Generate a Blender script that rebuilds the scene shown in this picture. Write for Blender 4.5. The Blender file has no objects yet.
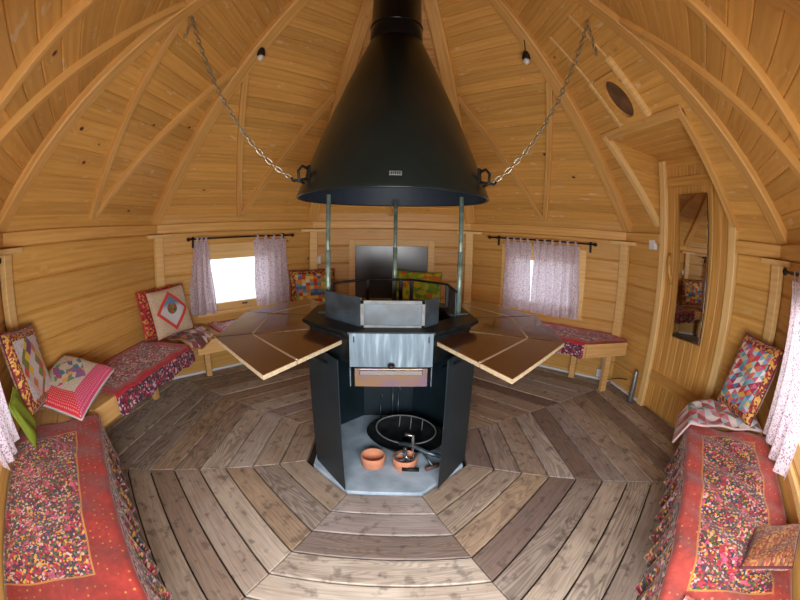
import bpy, math, random
from mathutils import Vector, Matrix
random.seed(7)
SC = bpy.context.scene
COL = SC.collection
V = Vector

# ------------------------------------------------------------------ camera
CAM = V((-0.0753, -2.0334, 1.3788))
YAW, PITCH, ROLL, FPX = -0.0431, -0.1786, 0.0177, 368.6
cd = bpy.data.cameras.new('camera')
cam = bpy.data.objects.new('camera', cd); COL.objects.link(cam)
fwd = V((-math.sin(YAW) * math.cos(PITCH), math.cos(YAW) * math.cos(PITCH), math.sin(PITCH)))
rgt = V((math.cos(YAW), math.sin(YAW), 0)); upv = rgt.cross(fwd)
r2 = rgt * math.cos(ROLL) + upv * math.sin(ROLL)
u2 = -rgt * math.sin(ROLL) + upv * math.cos(ROLL)
m4 = Matrix((r2, u2, -fwd)).transposed().to_4x4(); m4.translation = CAM
cam.matrix_world = m4
cd.type = 'PANO'; cd.sensor_width = 36.0
try:
    cd.panorama_type = 'FISHEYE_EQUISOLID'; cd.fisheye_lens = FPX / 800 * 36.0; cd.fisheye_fov = math.radians(200)
except Exception:
    cd.cycles.panorama_type = 'FISHEYE_EQUISOLID'; cd.cycles.fisheye_lens = FPX / 800 * 36.0; cd.cycles.fisheye_fov = math.radians(200)
cd.clip_start = 0.01
SC.camera = cam

# ------------------------------------------------------------------ world, daylight, exposure
w = bpy.data.worlds.new('sky'); SC.world = w; w.use_nodes = True
bg = w.node_tree.nodes['Background']
bg.inputs[0].default_value = (0.90, 0.95, 1.0, 1); bg.inputs[1].default_value = 2.2
SC.view_settings.view_transform = 'Standard'; SC.view_settings.look = 'None'
SC.view_settings.gamma = 1.0; SC.view_settings.exposure = -0.12
SC.view_settings.use_curve_mapping = False

def facet(ang):
    a = math.radians(ang)
    return V((math.sin(a), -math.cos(a), 0)), V((-math.cos(a), -math.sin(a), 0))
UP = V((0, 0, 1))

def area(name, loc, direction, sx, sy, power, col=(1, 1, 1)):
    l = bpy.data.lights.new(name, 'AREA'); l.shape = 'RECTANGLE'; l.size = sx; l.size_y = sy; l.energy = power; l.color = col
    o = bpy.data.objects.new(name, l); COL.objects.link(o)
    o.location = loc; o.rotation_euler = V(direction).to_track_quat('-Z', 'Y').to_euler()
    return o
# area lamps added for daylight: two side windows, one guessed window behind the camera
for ang, pw, sx in ((0, 78, 1.3), (45, 5, .8), (-45, 2, .8)):  # front lamp boosted to fill the whole room
    e, t = facet(ang)
    area('window_fill_lamp', e * 2.30 + UP * 0.98, -e - UP * .45, sx, .56, pw, (.98, .98, 1.0))

# ------------------------------------------------------------------ node helpers
def new_mat(name):
    m = bpy.data.materials.new(name); m.use_nodes = True
    nt = m.node_tree
    return m, nt, nt.nodes['Principled BSDF']
def nd(nt, typ, **kw):
    n = nt.nodes.new(typ)
    for k, v in kw.items(): setattr(n, k, v)
    return n
def lk(nt, a, b): nt.links.new(a, b)
def math_n(nt, op, a, b=None, clamp=False):
    n = nt.nodes.new('ShaderNodeMath'); n.operation = op; n.use_clamp = clamp
    for i, x in enumerate((a, b)):
        if x is None: continue
        if isinstance(x, (int, float)): n.inputs[i].default_value = x
        else: nt.links.new(x, n.inputs[i])
    return n.outputs[0]
def mixc(nt, f, a, b, blend='MIX'):
    n = nt.nodes.new('ShaderNodeMix'); n.data_type = 'RGBA'; n.blend_type = blend
    for s, x in ((0, f), (6, a), (7, b)):
        if isinstance(x, (int, float)): n.inputs[s].default_value = x
        elif isinstance(x, tuple): n.inputs[s].default_value = x if len(x) == 4 else (*x, 1)
        else: nt.links.new(x, n.inputs[s])
    return n.outputs[2]
def ramp(nt, fac, stops, interp='LINEAR'):
    n = nt.nodes.new('ShaderNodeValToRGB'); cr = n.color_ramp; cr.interpolation = interp
    while len(cr.elements) < len(stops): cr.elements.new(0.5)
    for el, (p, c) in zip(cr.elements, stops):
        el.position = p; el.color = (*c, 1) if len(c) == 3 else c
    nt.links.new(fac, n.inputs[0])
    return n.outputs[0]
def srgb(r, g, b):
    f = lambda c: (c / 255 / 12.92) if c / 255 <= .04045 else ((c / 255 + .055) / 1.055) ** 2.4
    return (f(r), f(g), f(b))

def wood(name, light, dark, knot, rough=.55, grain=1.0, var=.18, knots=.06, bump=.12, knotscale=3.2, pale=.0):
    m, nt, b = new_mat(name)
    tc = nd(nt, 'ShaderNodeTexCoord'); oi = nd(nt, 'ShaderNodeObjectInfo')
    off = math_n(nt, 'MULTIPLY', oi.outputs['Random'], 37.0)
    cx = nd(nt, 'ShaderNodeCombineXYZ'); lk(nt, off, cx.inputs[0]); lk(nt, off, cx.inputs[1]); lk(nt, off, cx.inputs[2])
    add = nd(nt, 'ShaderNodeVectorMath', operation='ADD'); lk(nt, tc.outputs['Object'], add.inputs[0]); lk(nt, cx.outputs[0], add.inputs[1])
    mp = nd(nt, 'ShaderNodeMapping'); mp.inputs['Scale'].default_value = (1.1, 14, 14); lk(nt, add.outputs[0], mp.inputs[0])
    # knots bend the grain
    mk = nd(nt, 'ShaderNodeMapping'); mk.inputs['Scale'].default_value = (1.0, 1.35, 0.02); lk(nt, add.outputs[0], mk.inputs[0])
    vo = nd(nt, 'ShaderNodeTexVoronoi'); vo.inputs['Scale'].default_value = knotscale; vo.inputs['Randomness'].default_value = 1
    lk(nt, mk.outputs[0], vo.inputs['Vector'])
    halo = ramp(nt, vo.outputs['Distance'], [(0, (1, 1, 1)), (knots * 3.2, (0, 0, 0))])
    core = ramp(nt, vo.outputs['Distance'], [(knots * .55, (1, 1, 1)), (knots * .9, (0, 0, 0))])
    n1 = nd(nt, 'ShaderNodeTexNoise'); n1.inputs['Scale'].default_value = 2.2; n1.inputs['Detail'].default_value = 5; n1.inputs['Distortion'].default_value = .6
    wadd = nd(nt, 'ShaderNodeVectorMath', operation='ADD'); lk(nt, mp.outputs[0], wadd.inputs[0]); lk(nt, halo, wadd.inputs[1])
    lk(nt, wadd.outputs[0], n1.inputs['Vector'])
    wv = nd(nt, 'ShaderNodeTexWave', wave_type='BANDS', bands_direction='Y'); wv.inputs['Scale'].default_value = .55
    wv.inputs['Distortion'].default_value = 7; wv.inputs['Detail'].default_value = 3; wv.inputs['Detail Scale'].default_value = .7
    lk(nt, wadd.outputs[0], wv.inputs['Vector'])
    g = math_n(nt, 'ADD', math_n(nt, 'MULTIPLY', n1.outputs[0], .85), math_n(nt, 'MULTIPLY', wv.outputs['Fac'], .15))
    col = ramp(nt, g, [(.5 - .25 / grain, dark), (.5 + .2 / grain, light)])
    col = mixc(nt, math_n(nt, 'MULTIPLY', halo, .35), col, dark)
    col = mixc(nt, core, col, knot)
    ms = nd(nt, 'ShaderNodeMapping'); ms.inputs['Scale'].default_value = (4.5, 13, .1); lk(nt, add.outputs[0], ms.inputs[0])
    ns = nd(nt, 'ShaderNodeTexNoise'); ns.inputs['Scale'].default_value = 1.6; ns.inputs['Detail'].default_value = 2; lk(nt, ms.outputs[0], ns.inputs['Vector'])
    col = mixc(nt, math_n(nt, 'MULTIPLY', ramp(nt, ns.outputs[0], [(.66, (0, 0, 0)), (.72, (1, 1, 1))]), pale), col, srgb(224, 196, 148))
    rv = math_n(nt, 'ADD', math_n(nt, 'MULTIPLY', oi.outputs['Random'], 2 * var), 1 - var)
    hs = nd(nt, 'ShaderNodeHueSaturation'); lk(nt, col, hs.inputs['Color']); lk(nt, rv, hs.inputs['Value'])
    lk(nt, hs.outputs[0], b.inputs['Base Color'])
    b.inputs['Roughness'].default_value = rough
    bp = nd(nt, 'ShaderNodeBump'); bp.inputs['Strength'].default_value = bump; bp.inputs['Distance'].default_value = .004
    lk(nt, g, bp.inputs['Height']); lk(nt, bp.outputs[0], b.inputs['Normal'])
    return m
def plain(name, col, rough=.5, metal=0.0, noise=0.0, nscale=12.0, col2=None, bump=0.0):
    m, nt, b = new_mat(name)
    b.inputs['Roughness'].default_value = rough; b.inputs['Metallic'].default_value = metal
    if noise > 0:
        tc = nd(nt, 'ShaderNodeTexCoord'); n = nd(nt, 'ShaderNodeTexNoise'); n.inputs['Scale'].default_value = nscale; n.inputs['Detail'].default_value = 6
        lk(nt, tc.outputs['Object'], n.inputs['Vector'])
        c2 = col2 or tuple(c * (1 - noise) for c in col)
        lk(nt, ramp(nt, n.outputs[0], [(.35, c2), (.65, col)]), b.inputs['Base Color'])
        if bump:
            bp = nd(nt, 'ShaderNodeBump'); bp.inputs['Strength'].default_value = bump; bp.inputs['Distance'].default_value = .004
            lk(nt, n.outputs[0], bp.inputs['Height']); lk(nt, bp.outputs[0], b.inputs['Normal'])
    else: b.inputs['Base Color'].default_value = (*col, 1)
    return m

M_ROOF = wood('pine_roof_boards', srgb(224, 174, 94), srgb(202, 148, 72), srgb(84, 48, 20), .45, .9, .12, .078, pale=.8)
M_LOG = wood('pine_wall_logs', srgb(216, 170, 94), srgb(194, 144, 72), srgb(96, 58, 26), .45, 1.0, .08, .05, knotscale=2.4, pale=.25)
M_BEAM = wood('pine_rafters', srgb(228, 182, 106), srgb(204, 150, 80), srgb(120, 70, 34), .45, 1.0, .06, .035)
M_TRIM = wood('pale_pine_trim', srgb(240, 206, 142), srgb(222, 180, 110), srgb(130, 84, 40), .5, .8, .06, .02)
M_DOOR = wood('pine_door_boards', srgb(214, 164, 88), srgb(182, 130, 60), srgb(96, 54, 24), .5, 1.0, .08, .04)
M_BENCH = wood('pine_bench', srgb(226, 182, 118), srgb(202, 154, 92), srgb(120, 74, 36), .55, .9, .06, .03)

def floor_wood():
    m, nt, b = new_mat('weathered_floor_boards')
    tc = nd(nt, 'ShaderNodeTexCoord'); oi = nd(nt, 'ShaderNodeObjectInfo')
    off = math_n(nt, 'MULTIPLY', oi.outputs['Random'], 53.0)
    cx = nd(nt, 'ShaderNodeCombineXYZ')
    for i in range(3): lk(nt, off, cx.inputs[i])
    add = nd(nt, 'ShaderNodeVectorMath', operation='ADD'); lk(nt, tc.outputs['Object'], add.inputs[0]); lk(nt, cx.outputs[0], add.inputs[1])
    wn = nd(nt, 'ShaderNodeTexWhiteNoise', noise_dimensions='1D'); lk(nt, off, wn.inputs['W'])
    sc = nd(nt, 'ShaderNodeSeparateColor'); lk(nt, wn.outputs['Color'], sc.inputs[0])
    # cathedral grain: contour lines of a stretched noise field
    mp = nd(nt, 'ShaderNodeMapping'); mp.inputs['Scale'].default_value = (1.3, 9, .3); lk(nt, add.outputs[0], mp.inputs[0])
    nf = nd(nt, 'ShaderNodeTexNoise'); nf.inputs['Scale'].default_value = 1.0; nf.inputs['Detail'].default_value = 1.2; nf.inputs['Distortion'].default_value = .25; lk(nt, mp.outputs[0], nf.inputs['Vector'])
    sy = nd(nt, 'ShaderNodeSeparateXYZ'); lk(nt, tc.outputs['Object'], sy.inputs[0])
    ln = math_n(nt, 'SINE', math_n(nt, 'ADD', math_n(nt, 'MULTIPLY', nf.outputs[0], 120.0), math_n(nt, 'MULTIPLY', sy.outputs[1], 60.0)))
    ln = math_n(nt, 'MULTIPLY', math_n(nt, 'ADD', ln, 1.0), .5)
    mf = nd(nt, 'ShaderNodeMapping'); mf.inputs['Scale'].default_value = (3, 60, 3); lk(nt, add.outputs[0], mf.inputs[0])
    n1 = nd(nt, 'ShaderNodeTexNoise'); n1.inputs['Scale'].default_value = 1.5; n1.inputs['Detail'].default_value = 6; lk(nt, mf.outputs[0], n1.inputs['Vector'])
    st = nd(nt, 'ShaderNodeTexNoise'); st.inputs['Scale'].default_value = 15.0; st.inputs['Detail'].default_value = 6; lk(nt, add.outputs[0], st.inputs['Vector'])
    bl = nd(nt, 'ShaderNodeTexNoise'); bl.inputs['Scale'].default_value = 4.0; bl.inputs['Detail'].default_value = 3; lk(nt, add.outputs[0], bl.inputs['Vector'])
    base = ramp(nt, sc.outputs[0], [(0, srgb(196, 186, 176)), (.22, srgb(160, 138, 116)), (.42, srgb(206, 194, 178)), (.60, srgb(128, 112, 106)), (.78, srgb(190, 166, 138)), (.9, srgb(150, 138, 136)), (1, srgb(190, 180, 174))])
    base = mixc(nt, ramp(nt, bl.outputs[0], [(.32, (.4, .4, .4)), (.6, (0, 0, 0))]), base, srgb(134, 110, 92))
    dk = mixc(nt, 1.0, base, (.30, .28, .29), 'MULTIPLY')
    gl = math_n(nt, 'MULTIPLY', ramp(nt, ln, [(.25, (1, 1, 1)), (.6, (0, 0, 0))]), math_n(nt, 'ADD', math_n(nt, 'MULTIPLY', math_n(nt, 'POWER', sc.outputs[1], 1.6), .50), .08))
    gf = math_n(nt, 'MULTIPLY', ramp(nt, n1.outputs[0], [(.35, (1, 1, 1)), (.55, (0, 0, 0))]), .38)
    col = mixc(nt, gl, base, dk); col = mixc(nt, gf, col, dk)
    spots = ramp(nt, st.outputs[0], [(.57, (0, 0, 0)), (.66, (1, 1, 1))])
    col = mixc(nt, math_n(nt, 'MULTIPLY', spots, .5), col, srgb(66, 56, 54))
    lk(nt, col, b.inputs['Base Color']); b.inputs['Roughness'].default_value = .55
    bp = nd(nt, 'ShaderNodeBump'); bp.inputs['Strength'].default_value = .35; bp.inputs['Distance'].default_value = .004
    lk(nt, n1.outputs[0], bp.inputs['Height']); lk(nt, bp.outputs[0], b.inputs['Normal'])
    return m
M_FLOOR = floor_wood()
M_SUB = plain('dark_subfloor', srgb(42, 32, 26), .9)
M_BLACK = plain('black_painted_steel', srgb(26, 42, 50), .42, .0, .25, 9)
M_HOOD = plain('hood_enamel', srgb(34, 46, 44), .3, .35, .2, 5)
M_PIPE = plain('flue_pipe_steel', srgb(20, 24, 28), .22, .6)
M_SOOT = plain('sooty_steel', srgb(40, 46, 48), .45, .5, .45, 14, srgb(22, 24, 24))
M_STEEL = plain('brushed_grey_steel', srgb(112, 128, 138), .42, .7, .3, 22, srgb(74, 88, 98))
def streak_steel():
    m, nt, b = new_mat('streaked_grey_steel'); b.inputs['Roughness'].default_value = .5; b.inputs['Metallic'].default_value = .35
    tc = nd(nt, 'ShaderNodeTexCoord'); mp = nd(nt, 'ShaderNodeMapping'); mp.inputs['Scale'].default_value = (26, 3, 3); lk(nt, tc.outputs['Object'], mp.inputs[0])
    n = nd(nt, 'ShaderNodeTexNoise'); n.inputs['Scale'].default_value = 1.4; n.inputs['Detail'].default_value = 5; lk(nt, mp.outputs[0], n.inputs['Vector'])
    lk(nt, ramp(nt, n.outputs[0], [(.3, srgb(78, 94, 106)), (.55, srgb(106, 124, 136)), (.75, srgb(150, 168, 180))]), b.inputs['Base Color'])
    return m
M_STREAK = streak_steel()
M_TEMPER = plain('heat_tinted_steel', srgb(150, 130, 150), .28, .8, .3, 9, srgb(170, 140, 90))
M_FRAME = plain('pale_steel_frame', srgb(122, 126, 126), .6, .2, .35, 20)
M_SHIELD = plain('dark_windshield_steel', srgb(64, 78, 88), .38, .15, .45, 10, srgb(44, 50, 54))
M_POLE = plain('galvanised_pole', srgb(150, 172, 160), .45, .5, .4, 25, srgb(104, 124, 112))
M_CHROME = plain('bright_steel', srgb(190, 194, 196), .25, .9)
M_SLAB = plain('blue_grey_concrete', srgb(186, 204, 218), .75, 0, .25, 7, srgb(146, 168, 186), .2)
M_TERRA = plain('terracotta', srgb(222, 150, 116), .8, 0, .15, 20)
M_CHIP = plain('chipboard_edge', srgb(206, 186, 150), .7, 0, .25, 60)
M_STRIP = plain('pale_edge_strip', srgb(206, 190, 160), .5)
M_IRON = plain('black_iron', srgb(24, 24, 26), .5, .3)
M_WHITE = plain('white_plastic', srgb(222, 224, 224), .4)
M_SILVER = plain('silver_foil', srgb(150, 154, 160), .35, .7, .3, 30)
M_CHAIN = plain('zinc_chain', srgb(176, 172, 150), .3, .85)
M_DARKPANE = plain('smoked_panel', srgb(62, 62, 64), .22, .0)
M_RUBBER = plain('black_rubber', srgb(16, 16, 18), .6)

def table_mat():
    m, nt, b = new_mat('brown_film_plywood')
    tc = nd(nt, 'ShaderNodeTexCoord'); n = nd(nt, 'ShaderNodeTexNoise'); n.inputs['Scale'].default_value = 5; n.inputs['Detail'].default_value = 4
    lk(nt, tc.outputs['Object'], n.inputs['Vector'])
    lk(nt, ramp(nt, n.outputs[0], [(.3, srgb(82, 46, 26)), (.7, srgb(100, 58, 32))]), b.inputs['Base Color'])
    b.inputs['Roughness'].default_value = .3; b.inputs['Coat Weight'].default_value = .7; b.inputs['Coat Roughness'].default_value = .04
    return m
M_TABLE = table_mat()
def mirror_mat():
    m, nt, b = new_mat('mirror_silvering'); b.inputs['Base Color'].default_value = (.86, .88, .9, 1); b.inputs['Metallic'].default_value = 1; b.inputs['Roughness'].default_value = .02
    return m
M_MIRROR = mirror_mat()
def pane_mat():
    m, nt, b = new_mat('clear_window_glass')
    tr = nd(nt, 'ShaderNodeBsdfTransparent'); gl = nd(nt, 'ShaderNodeBsdfGlossy'); gl.inputs['Roughness'].default_value = .02
    mx = nd(nt, 'ShaderNodeMixShader'); mx.inputs[0].default_value = .06
    lk(nt, tr.outputs[0], mx.inputs[1]); lk(nt, gl.outputs[0], mx.inputs[2])
    out = nt.nodes['Material Output']; lk(nt, mx.outputs[0], out.inputs[0])
    return m
M_PANE = pane_mat()
def curtain_mat():
    m, nt, b = new_mat('lilac_print_voile')
    uv = nd(nt, 'ShaderNodeUVMap'); vo = nd(nt, 'ShaderNodeTexVoronoi'); vo.inputs['Scale'].default_value = 105
    lk(nt, uv.outputs[0], vo.inputs['Vector'])
    sp = ramp(nt, vo.outputs['Distance'], [(.28, srgb(164, 134, 158)), (.46, srgb(232, 222, 230))])
    df = nd(nt, 'ShaderNodeBsdfDiffuse'); tl = nd(nt, 'ShaderNodeBsdfTranslucent'); tp = nd(nt, 'ShaderNodeBsdfTransparent')
    lk(nt, sp, df.inputs[0]); lk(nt, sp, tl.inputs[0]); lk(nt, sp, tp.inputs[0])
    m1 = nd(nt, 'ShaderNodeMixShader'); m1.inputs[0].default_value = .45; lk(nt, df.outputs[0], m1.inputs[1]); lk(nt, tl.outputs[0], m1.inputs[2])
    m2 = nd(nt, 'ShaderNodeMixShader'); m2.inputs[0].default_value = .08; lk(nt, m1.outputs[0], m2.inputs[1]); lk(nt, tp.outputs[0], m2.inputs[2])
    lk(nt, m2.outputs[0], nt.nodes['Material Output'].inputs[0])
    return m
M_CURT = curtain_mat()

# --- printed fabrics -------------------------------------------------
PAL_MIX = [srgb(120, 26, 38), srgb(40, 46, 52), srgb(190, 80, 104), srgb(62, 78, 42), srgb(206, 156, 52), srgb(164, 36, 46), srgb(46, 50, 84), srgb(196, 168, 164), srgb(100, 22, 36), srgb(96, 100, 56)]
PAL_LILAC = [srgb(190, 170, 190), srgb(150, 60, 80), srgb(214, 206, 214), srgb(110, 40, 60), srgb(176, 40, 56), srgb(200, 186, 200), srgb(96, 70, 96), srgb(190, 90, 110)]
PAL_WINE = [srgb(120, 26, 44), srgb(70, 24, 44), srgb(196, 110, 120), srgb(160, 40, 60), srgb(90, 70, 60), srgb(60, 30, 60), srgb(200, 160, 160)]
PAL_PATCH = [srgb(196, 52, 60), srgb(160, 190, 206), srgb(222, 214, 210), srgb(70, 120, 170), srgb(200, 90, 120), srgb(90, 150, 150), srgb(216, 180, 80), srgb(150, 40, 70), srgb(120, 170, 190), srgb(206, 110, 60)]
PAL_BRIGHT = [srgb(226, 190, 60), srgb(90, 160, 190), srgb(190, 60, 50), srgb(120, 170, 80), srgb(220, 130, 50), srgb(120, 80, 150), srgb(210, 210, 200), srgb(230, 200, 80), srgb(70, 120, 170)]
PAL_LIME = [srgb(150, 180, 40), srgb(200, 190, 30), srgb(96, 150, 50), srgb(206, 110, 30), srgb(176, 196, 60), srgb(120, 160, 40)]
PAL_GOLD = [srgb(120, 30, 36), srgb(190, 140, 60), srgb(150, 40, 40), srgb(90, 24, 34), srgb(206, 160, 80)]
def pal_ramp(nt, fac, pal):
    n = len(pal); return ramp(nt, fac, [(i / n, c) for i, c in enumerate(pal)], 'CONSTANT')
def floral(nt, vec, scale, pal, flower=None, fscale=9.0):
    vo = nd(nt, 'ShaderNodeTexVoronoi'); vo.inputs['Scale'].default_value = scale; lk(nt, vec, vo.inputs['Vector'])
    sep = nd(nt, 'ShaderNodeSeparateColor'); lk(nt, vo.outputs['Color'], sep.inputs[0])
    col = pal_ramp(nt, sep.outputs[0], pal)
    if flower:
        nz = nd(nt, 'ShaderNodeTexNoise'); nz.inputs['Scale'].default_value = scale * .8; lk(nt, vec, nz.inputs['Vector'])
        ad = nd(nt, 'ShaderNodeVectorMath', operation='MULTIPLY_ADD'); lk(nt, nz.outputs['Color'], ad.inputs[0]); ad.inputs[1].default_value = (.05, .05, 0); lk(nt, vec, ad.inputs[2])
        v2 = nd(nt, 'ShaderNodeTexVoronoi'); v2.inputs['Scale'].default_value = fscale; lk(nt, ad.outputs[0], v2.inputs['Vector'])
        f = ramp(nt, v2.outputs['Distance'], [(.26, (1, 1, 1)), (.34, (0, 0, 0))])
        s2 = nd(nt, 'ShaderNodeSeparateColor'); lk(nt, v2.outputs['Color'], s2.inputs[0])
        fc = ramp(nt, s2.outputs[1], [(0, flower[0]), (.5, flower[1])], 'CONSTANT')
        inner = ramp(nt, sep.outputs[1], [(0, (.55, .55, .55)), (1, (1.25, 1.25, 1.25))])
        fc = mixc(nt, 1.0, fc, inner, 'MULTIPLY')
        col = mixc(nt, f, col, fc)
    return col
def cloth_finish(nt, b, col, vec, bump=.25, rough=.75):
    lk(nt, col, b.inputs['Base Color']); b.inputs['Roughness'].default_value = rough
    b.inputs['Sheen Weight'].default_value = .25; b.inputs['Sheen Roughness'].default_value = .4
    n = nd(nt, 'ShaderNodeTexNoise'); n.inputs['Scale'].default_value = 26; n.inputs['Detail'].default_value = 2; lk(nt, vec, n.inputs['Vector'])
    bp = nd(nt, 'ShaderNodeBump'); bp.inputs['Strength'].default_value = bump; bp.inputs['Distance'].default_value = .01
    lk(nt, n.outputs[0], bp.inputs['Height']); lk(nt, bp.outputs[0], b.inputs['Normal'])
def quilt_mat(name, rect, border, pal, bcol, scale=60, flower=None, line=srgb(180, 120, 60), dots=srgb(220, 180, 90), fscale=9.0):
    """UV is in metres; rect = (u0, v0, u1, v1) of the printed field with a border of given width inside it"""
    m, nt, b = new_mat(name)
    uv = nd(nt, 'ShaderNodeUVMap'); sx = nd(nt, 'ShaderNodeSeparateXYZ'); lk(nt, uv.outputs[0], sx.inputs[0])
    u, v = sx.outputs[0], sx.outputs[1]
    d = math_n(nt, 'MINIMUM', math_n(nt, 'MINIMUM', math_n(nt, 'SUBTRACT', u, rect[0]), math_n(nt, 'SUBTRACT', rect[2], u)),
               math_n(nt, 'MINIMUM', math_n(nt, 'SUBTRACT', v, rect[1]), math_n(nt, 'SUBTRACT', rect[3], v)))
    field = floral(nt, uv.outputs[0], scale, pal, flower, fscale)
    gx = nd(nt, 'ShaderNodeTexVoronoi'); gx.inputs['Scale'].default_value = 30; gx.inputs['Randomness'].default_value = .25; lk(nt, uv.outputs[0], gx.inputs['Vector'])
    dot = ramp(nt, gx.outputs['Distance'], [(.10, (1, 1, 1)), (.17, (0, 0, 0))])
    bc = mixc(nt, math_n(nt, 'MULTIPLY', dot, .5), bcol, dots)
    wv = nd(nt, 'ShaderNodeTexNoise'); wv.inputs['Scale'].default_value = 34; wv.inputs['Detail'].default_value = 4; lk(nt, uv.outputs[0], wv.inputs['Vector'])
    bc = mixc(nt, ramp(nt, wv.outputs[0], [(.42, (.5, .5, .5)), (.62, (0, 0, 0))]), bc, tuple(x * .55 for x in bcol))
    hem = floral(nt, uv.outputs[0], scale * 1.1, pal)
    inb = math_n(nt, 'LESS_THAN', d, border); out = math_n(nt, 'LESS_THAN', d, 0.0)
    ln = math_n(nt, 'LESS_THAN', math_n(nt, 'ABSOLUTE', math_n(nt, 'SUBTRACT', d, border)), .004)
    c = mixc(nt, inb, field, bc); c = mixc(nt, ln, c, line); c = mixc(nt, out, c, hem)
    cloth_finish(nt, b, c, uv.outputs[0])
    return m
def print_mat(name, pal, scale, flower=None, fscale=9.0):
    m, nt, b = new_mat(name); uv = nd(nt, 'ShaderNodeUVMap')
    cloth_finish(nt, b, floral(nt, uv.outputs[0], scale, pal, flower, fscale), uv.outputs[0])
    return m
def patch_mat(name, pal, n, rot=0.0, edge=None, edgew=.1, tri=False, side=None):
    """patchwork of squares on a 0..1 UV"""
    m, nt, b = new_mat(name); uv = nd(nt, 'ShaderNodeUVMap')
    mp = nd(nt, 'ShaderNodeMapping'); mp.inputs['Rotation'].default_value = (0, 0, rot); mp.inputs['Scale'].default_value = (n, n, 1)
    lk(nt, uv.outputs[0], mp.inputs[0])
    fl = nd(nt, 'ShaderNodeVectorMath', operation='FLOOR'); lk(nt, mp.outputs[0], fl.inputs[0])
    wn = nd(nt, 'ShaderNodeTexWhiteNoise', noise_dimensions='2D'); lk(nt, fl.outputs[0], wn.inputs['Vector'])
    c = pal_ramp(nt, wn.outputs['Value'], pal)
    if tri:
        fr = nd(nt, 'ShaderNodeVectorMath', operation='FRACTION'); lk(nt, mp.outputs[0], fr.inputs[0])
        s2 = nd(nt, 'ShaderNodeSeparateXYZ'); lk(nt, fr.outputs[0], s2.inputs[0])
        half = math_n(nt, 'GREATER_THAN', s2.outputs[0], s2.outputs[1])
        s3 = nd(nt, 'ShaderNodeSeparateColor'); lk(nt, wn.outputs['Color'], s3.inputs[0])
        c = mixc(nt, half, c, pal_ramp(nt, s3.outputs[1], pal))
    pv = nd(nt, 'ShaderNodeTexVoronoi'); pv.inputs['Scale'].default_value = 40; lk(nt, uv.outputs[0], pv.inputs['Vector'])
    c = mixc(nt, ramp(nt, pv.outputs['Distance'], [(.1, (.45, .45, .45)), (.3, (0, 0, 0))]), c, srgb(230, 220, 214))
    sx = nd(nt, 'ShaderNodeSeparateXYZ'); lk(nt, uv.outputs[0], sx.inputs[0]); u, v = sx.outputs[0], sx.outputs[1]
    if edge is not None:
        d = math_n(nt, 'MINIMUM', math_n(nt, 'MINIMUM', u, math_n(nt, 'SUBTRACT', 1.0, u)), math_n(nt, 'MINIMUM', v, math_n(nt, 'SUBTRACT', 1.0, v)))
        ec = floral(nt, uv.outputs[0], 34, edge)
        c = mixc(nt, math_n(nt, 'LESS_THAN', d, edgew), c, ec)
    cloth_finish(nt, b, c, uv.outputs[0], .15)
    return m
def diamond_mat():
    m, nt, b = new_mat('diamond_applique'); uv = nd(nt, 'ShaderNodeUVMap')
    sx = nd(nt, 'ShaderNodeSeparateXYZ'); lk(nt, uv.outputs[0], sx.inputs[0]); u, v = sx.outputs[0], sx.outputs[1]
    d = math_n(nt, 'ADD', math_n(nt, 'ABSOLUTE', math_n(nt, 'SUBTRACT', u, .5)), math_n(nt, 'ABSOLUTE', math_n(nt, 'SUBTRACT', v, .5)))
    pic = mixc(nt, ramp(nt, v, [(.56, (0, 0, 0)), (.66, (1, 1, 1))]), srgb(196, 200, 204), srgb(92, 132, 164))
    r = math_n(nt, 'LESS_THAN', math_n(nt, 'ADD', math_n(nt, 'POWER', math_n(nt, 'MULTIPLY', math_n(nt, 'SUBTRACT', u, .5), 1.0), 2), math_n(nt, 'POWER', math_n(nt, 'SUBTRACT', v, .55), 2)), .014)
    pic = mixc(nt, r, pic, floral(nt, uv.outputs[0], 26, [srgb(60, 96, 50), srgb(190, 50, 40), srgb(80, 110, 60), srgb(160, 60, 40), srgb(120, 130, 80)]))
    c = mixc(nt, math_n(nt, 'GREATER_THAN', d, .33), pic, srgb(206, 66, 52))
    beige = floral(nt, uv.outputs[0], 90, [srgb(196, 176, 150), srgb(206, 188, 164), srgb(184, 160, 132)])
    c = mixc(nt, math_n(nt, 'GREATER_THAN', d, .43), c, beige)
    c = mixc(nt, math_n(nt, 'GREATER_THAN', u, .955), c, srgb(170, 40, 52))
    cloth_finish(nt, b, c, uv.outputs[0], .15)
    return m
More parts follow.
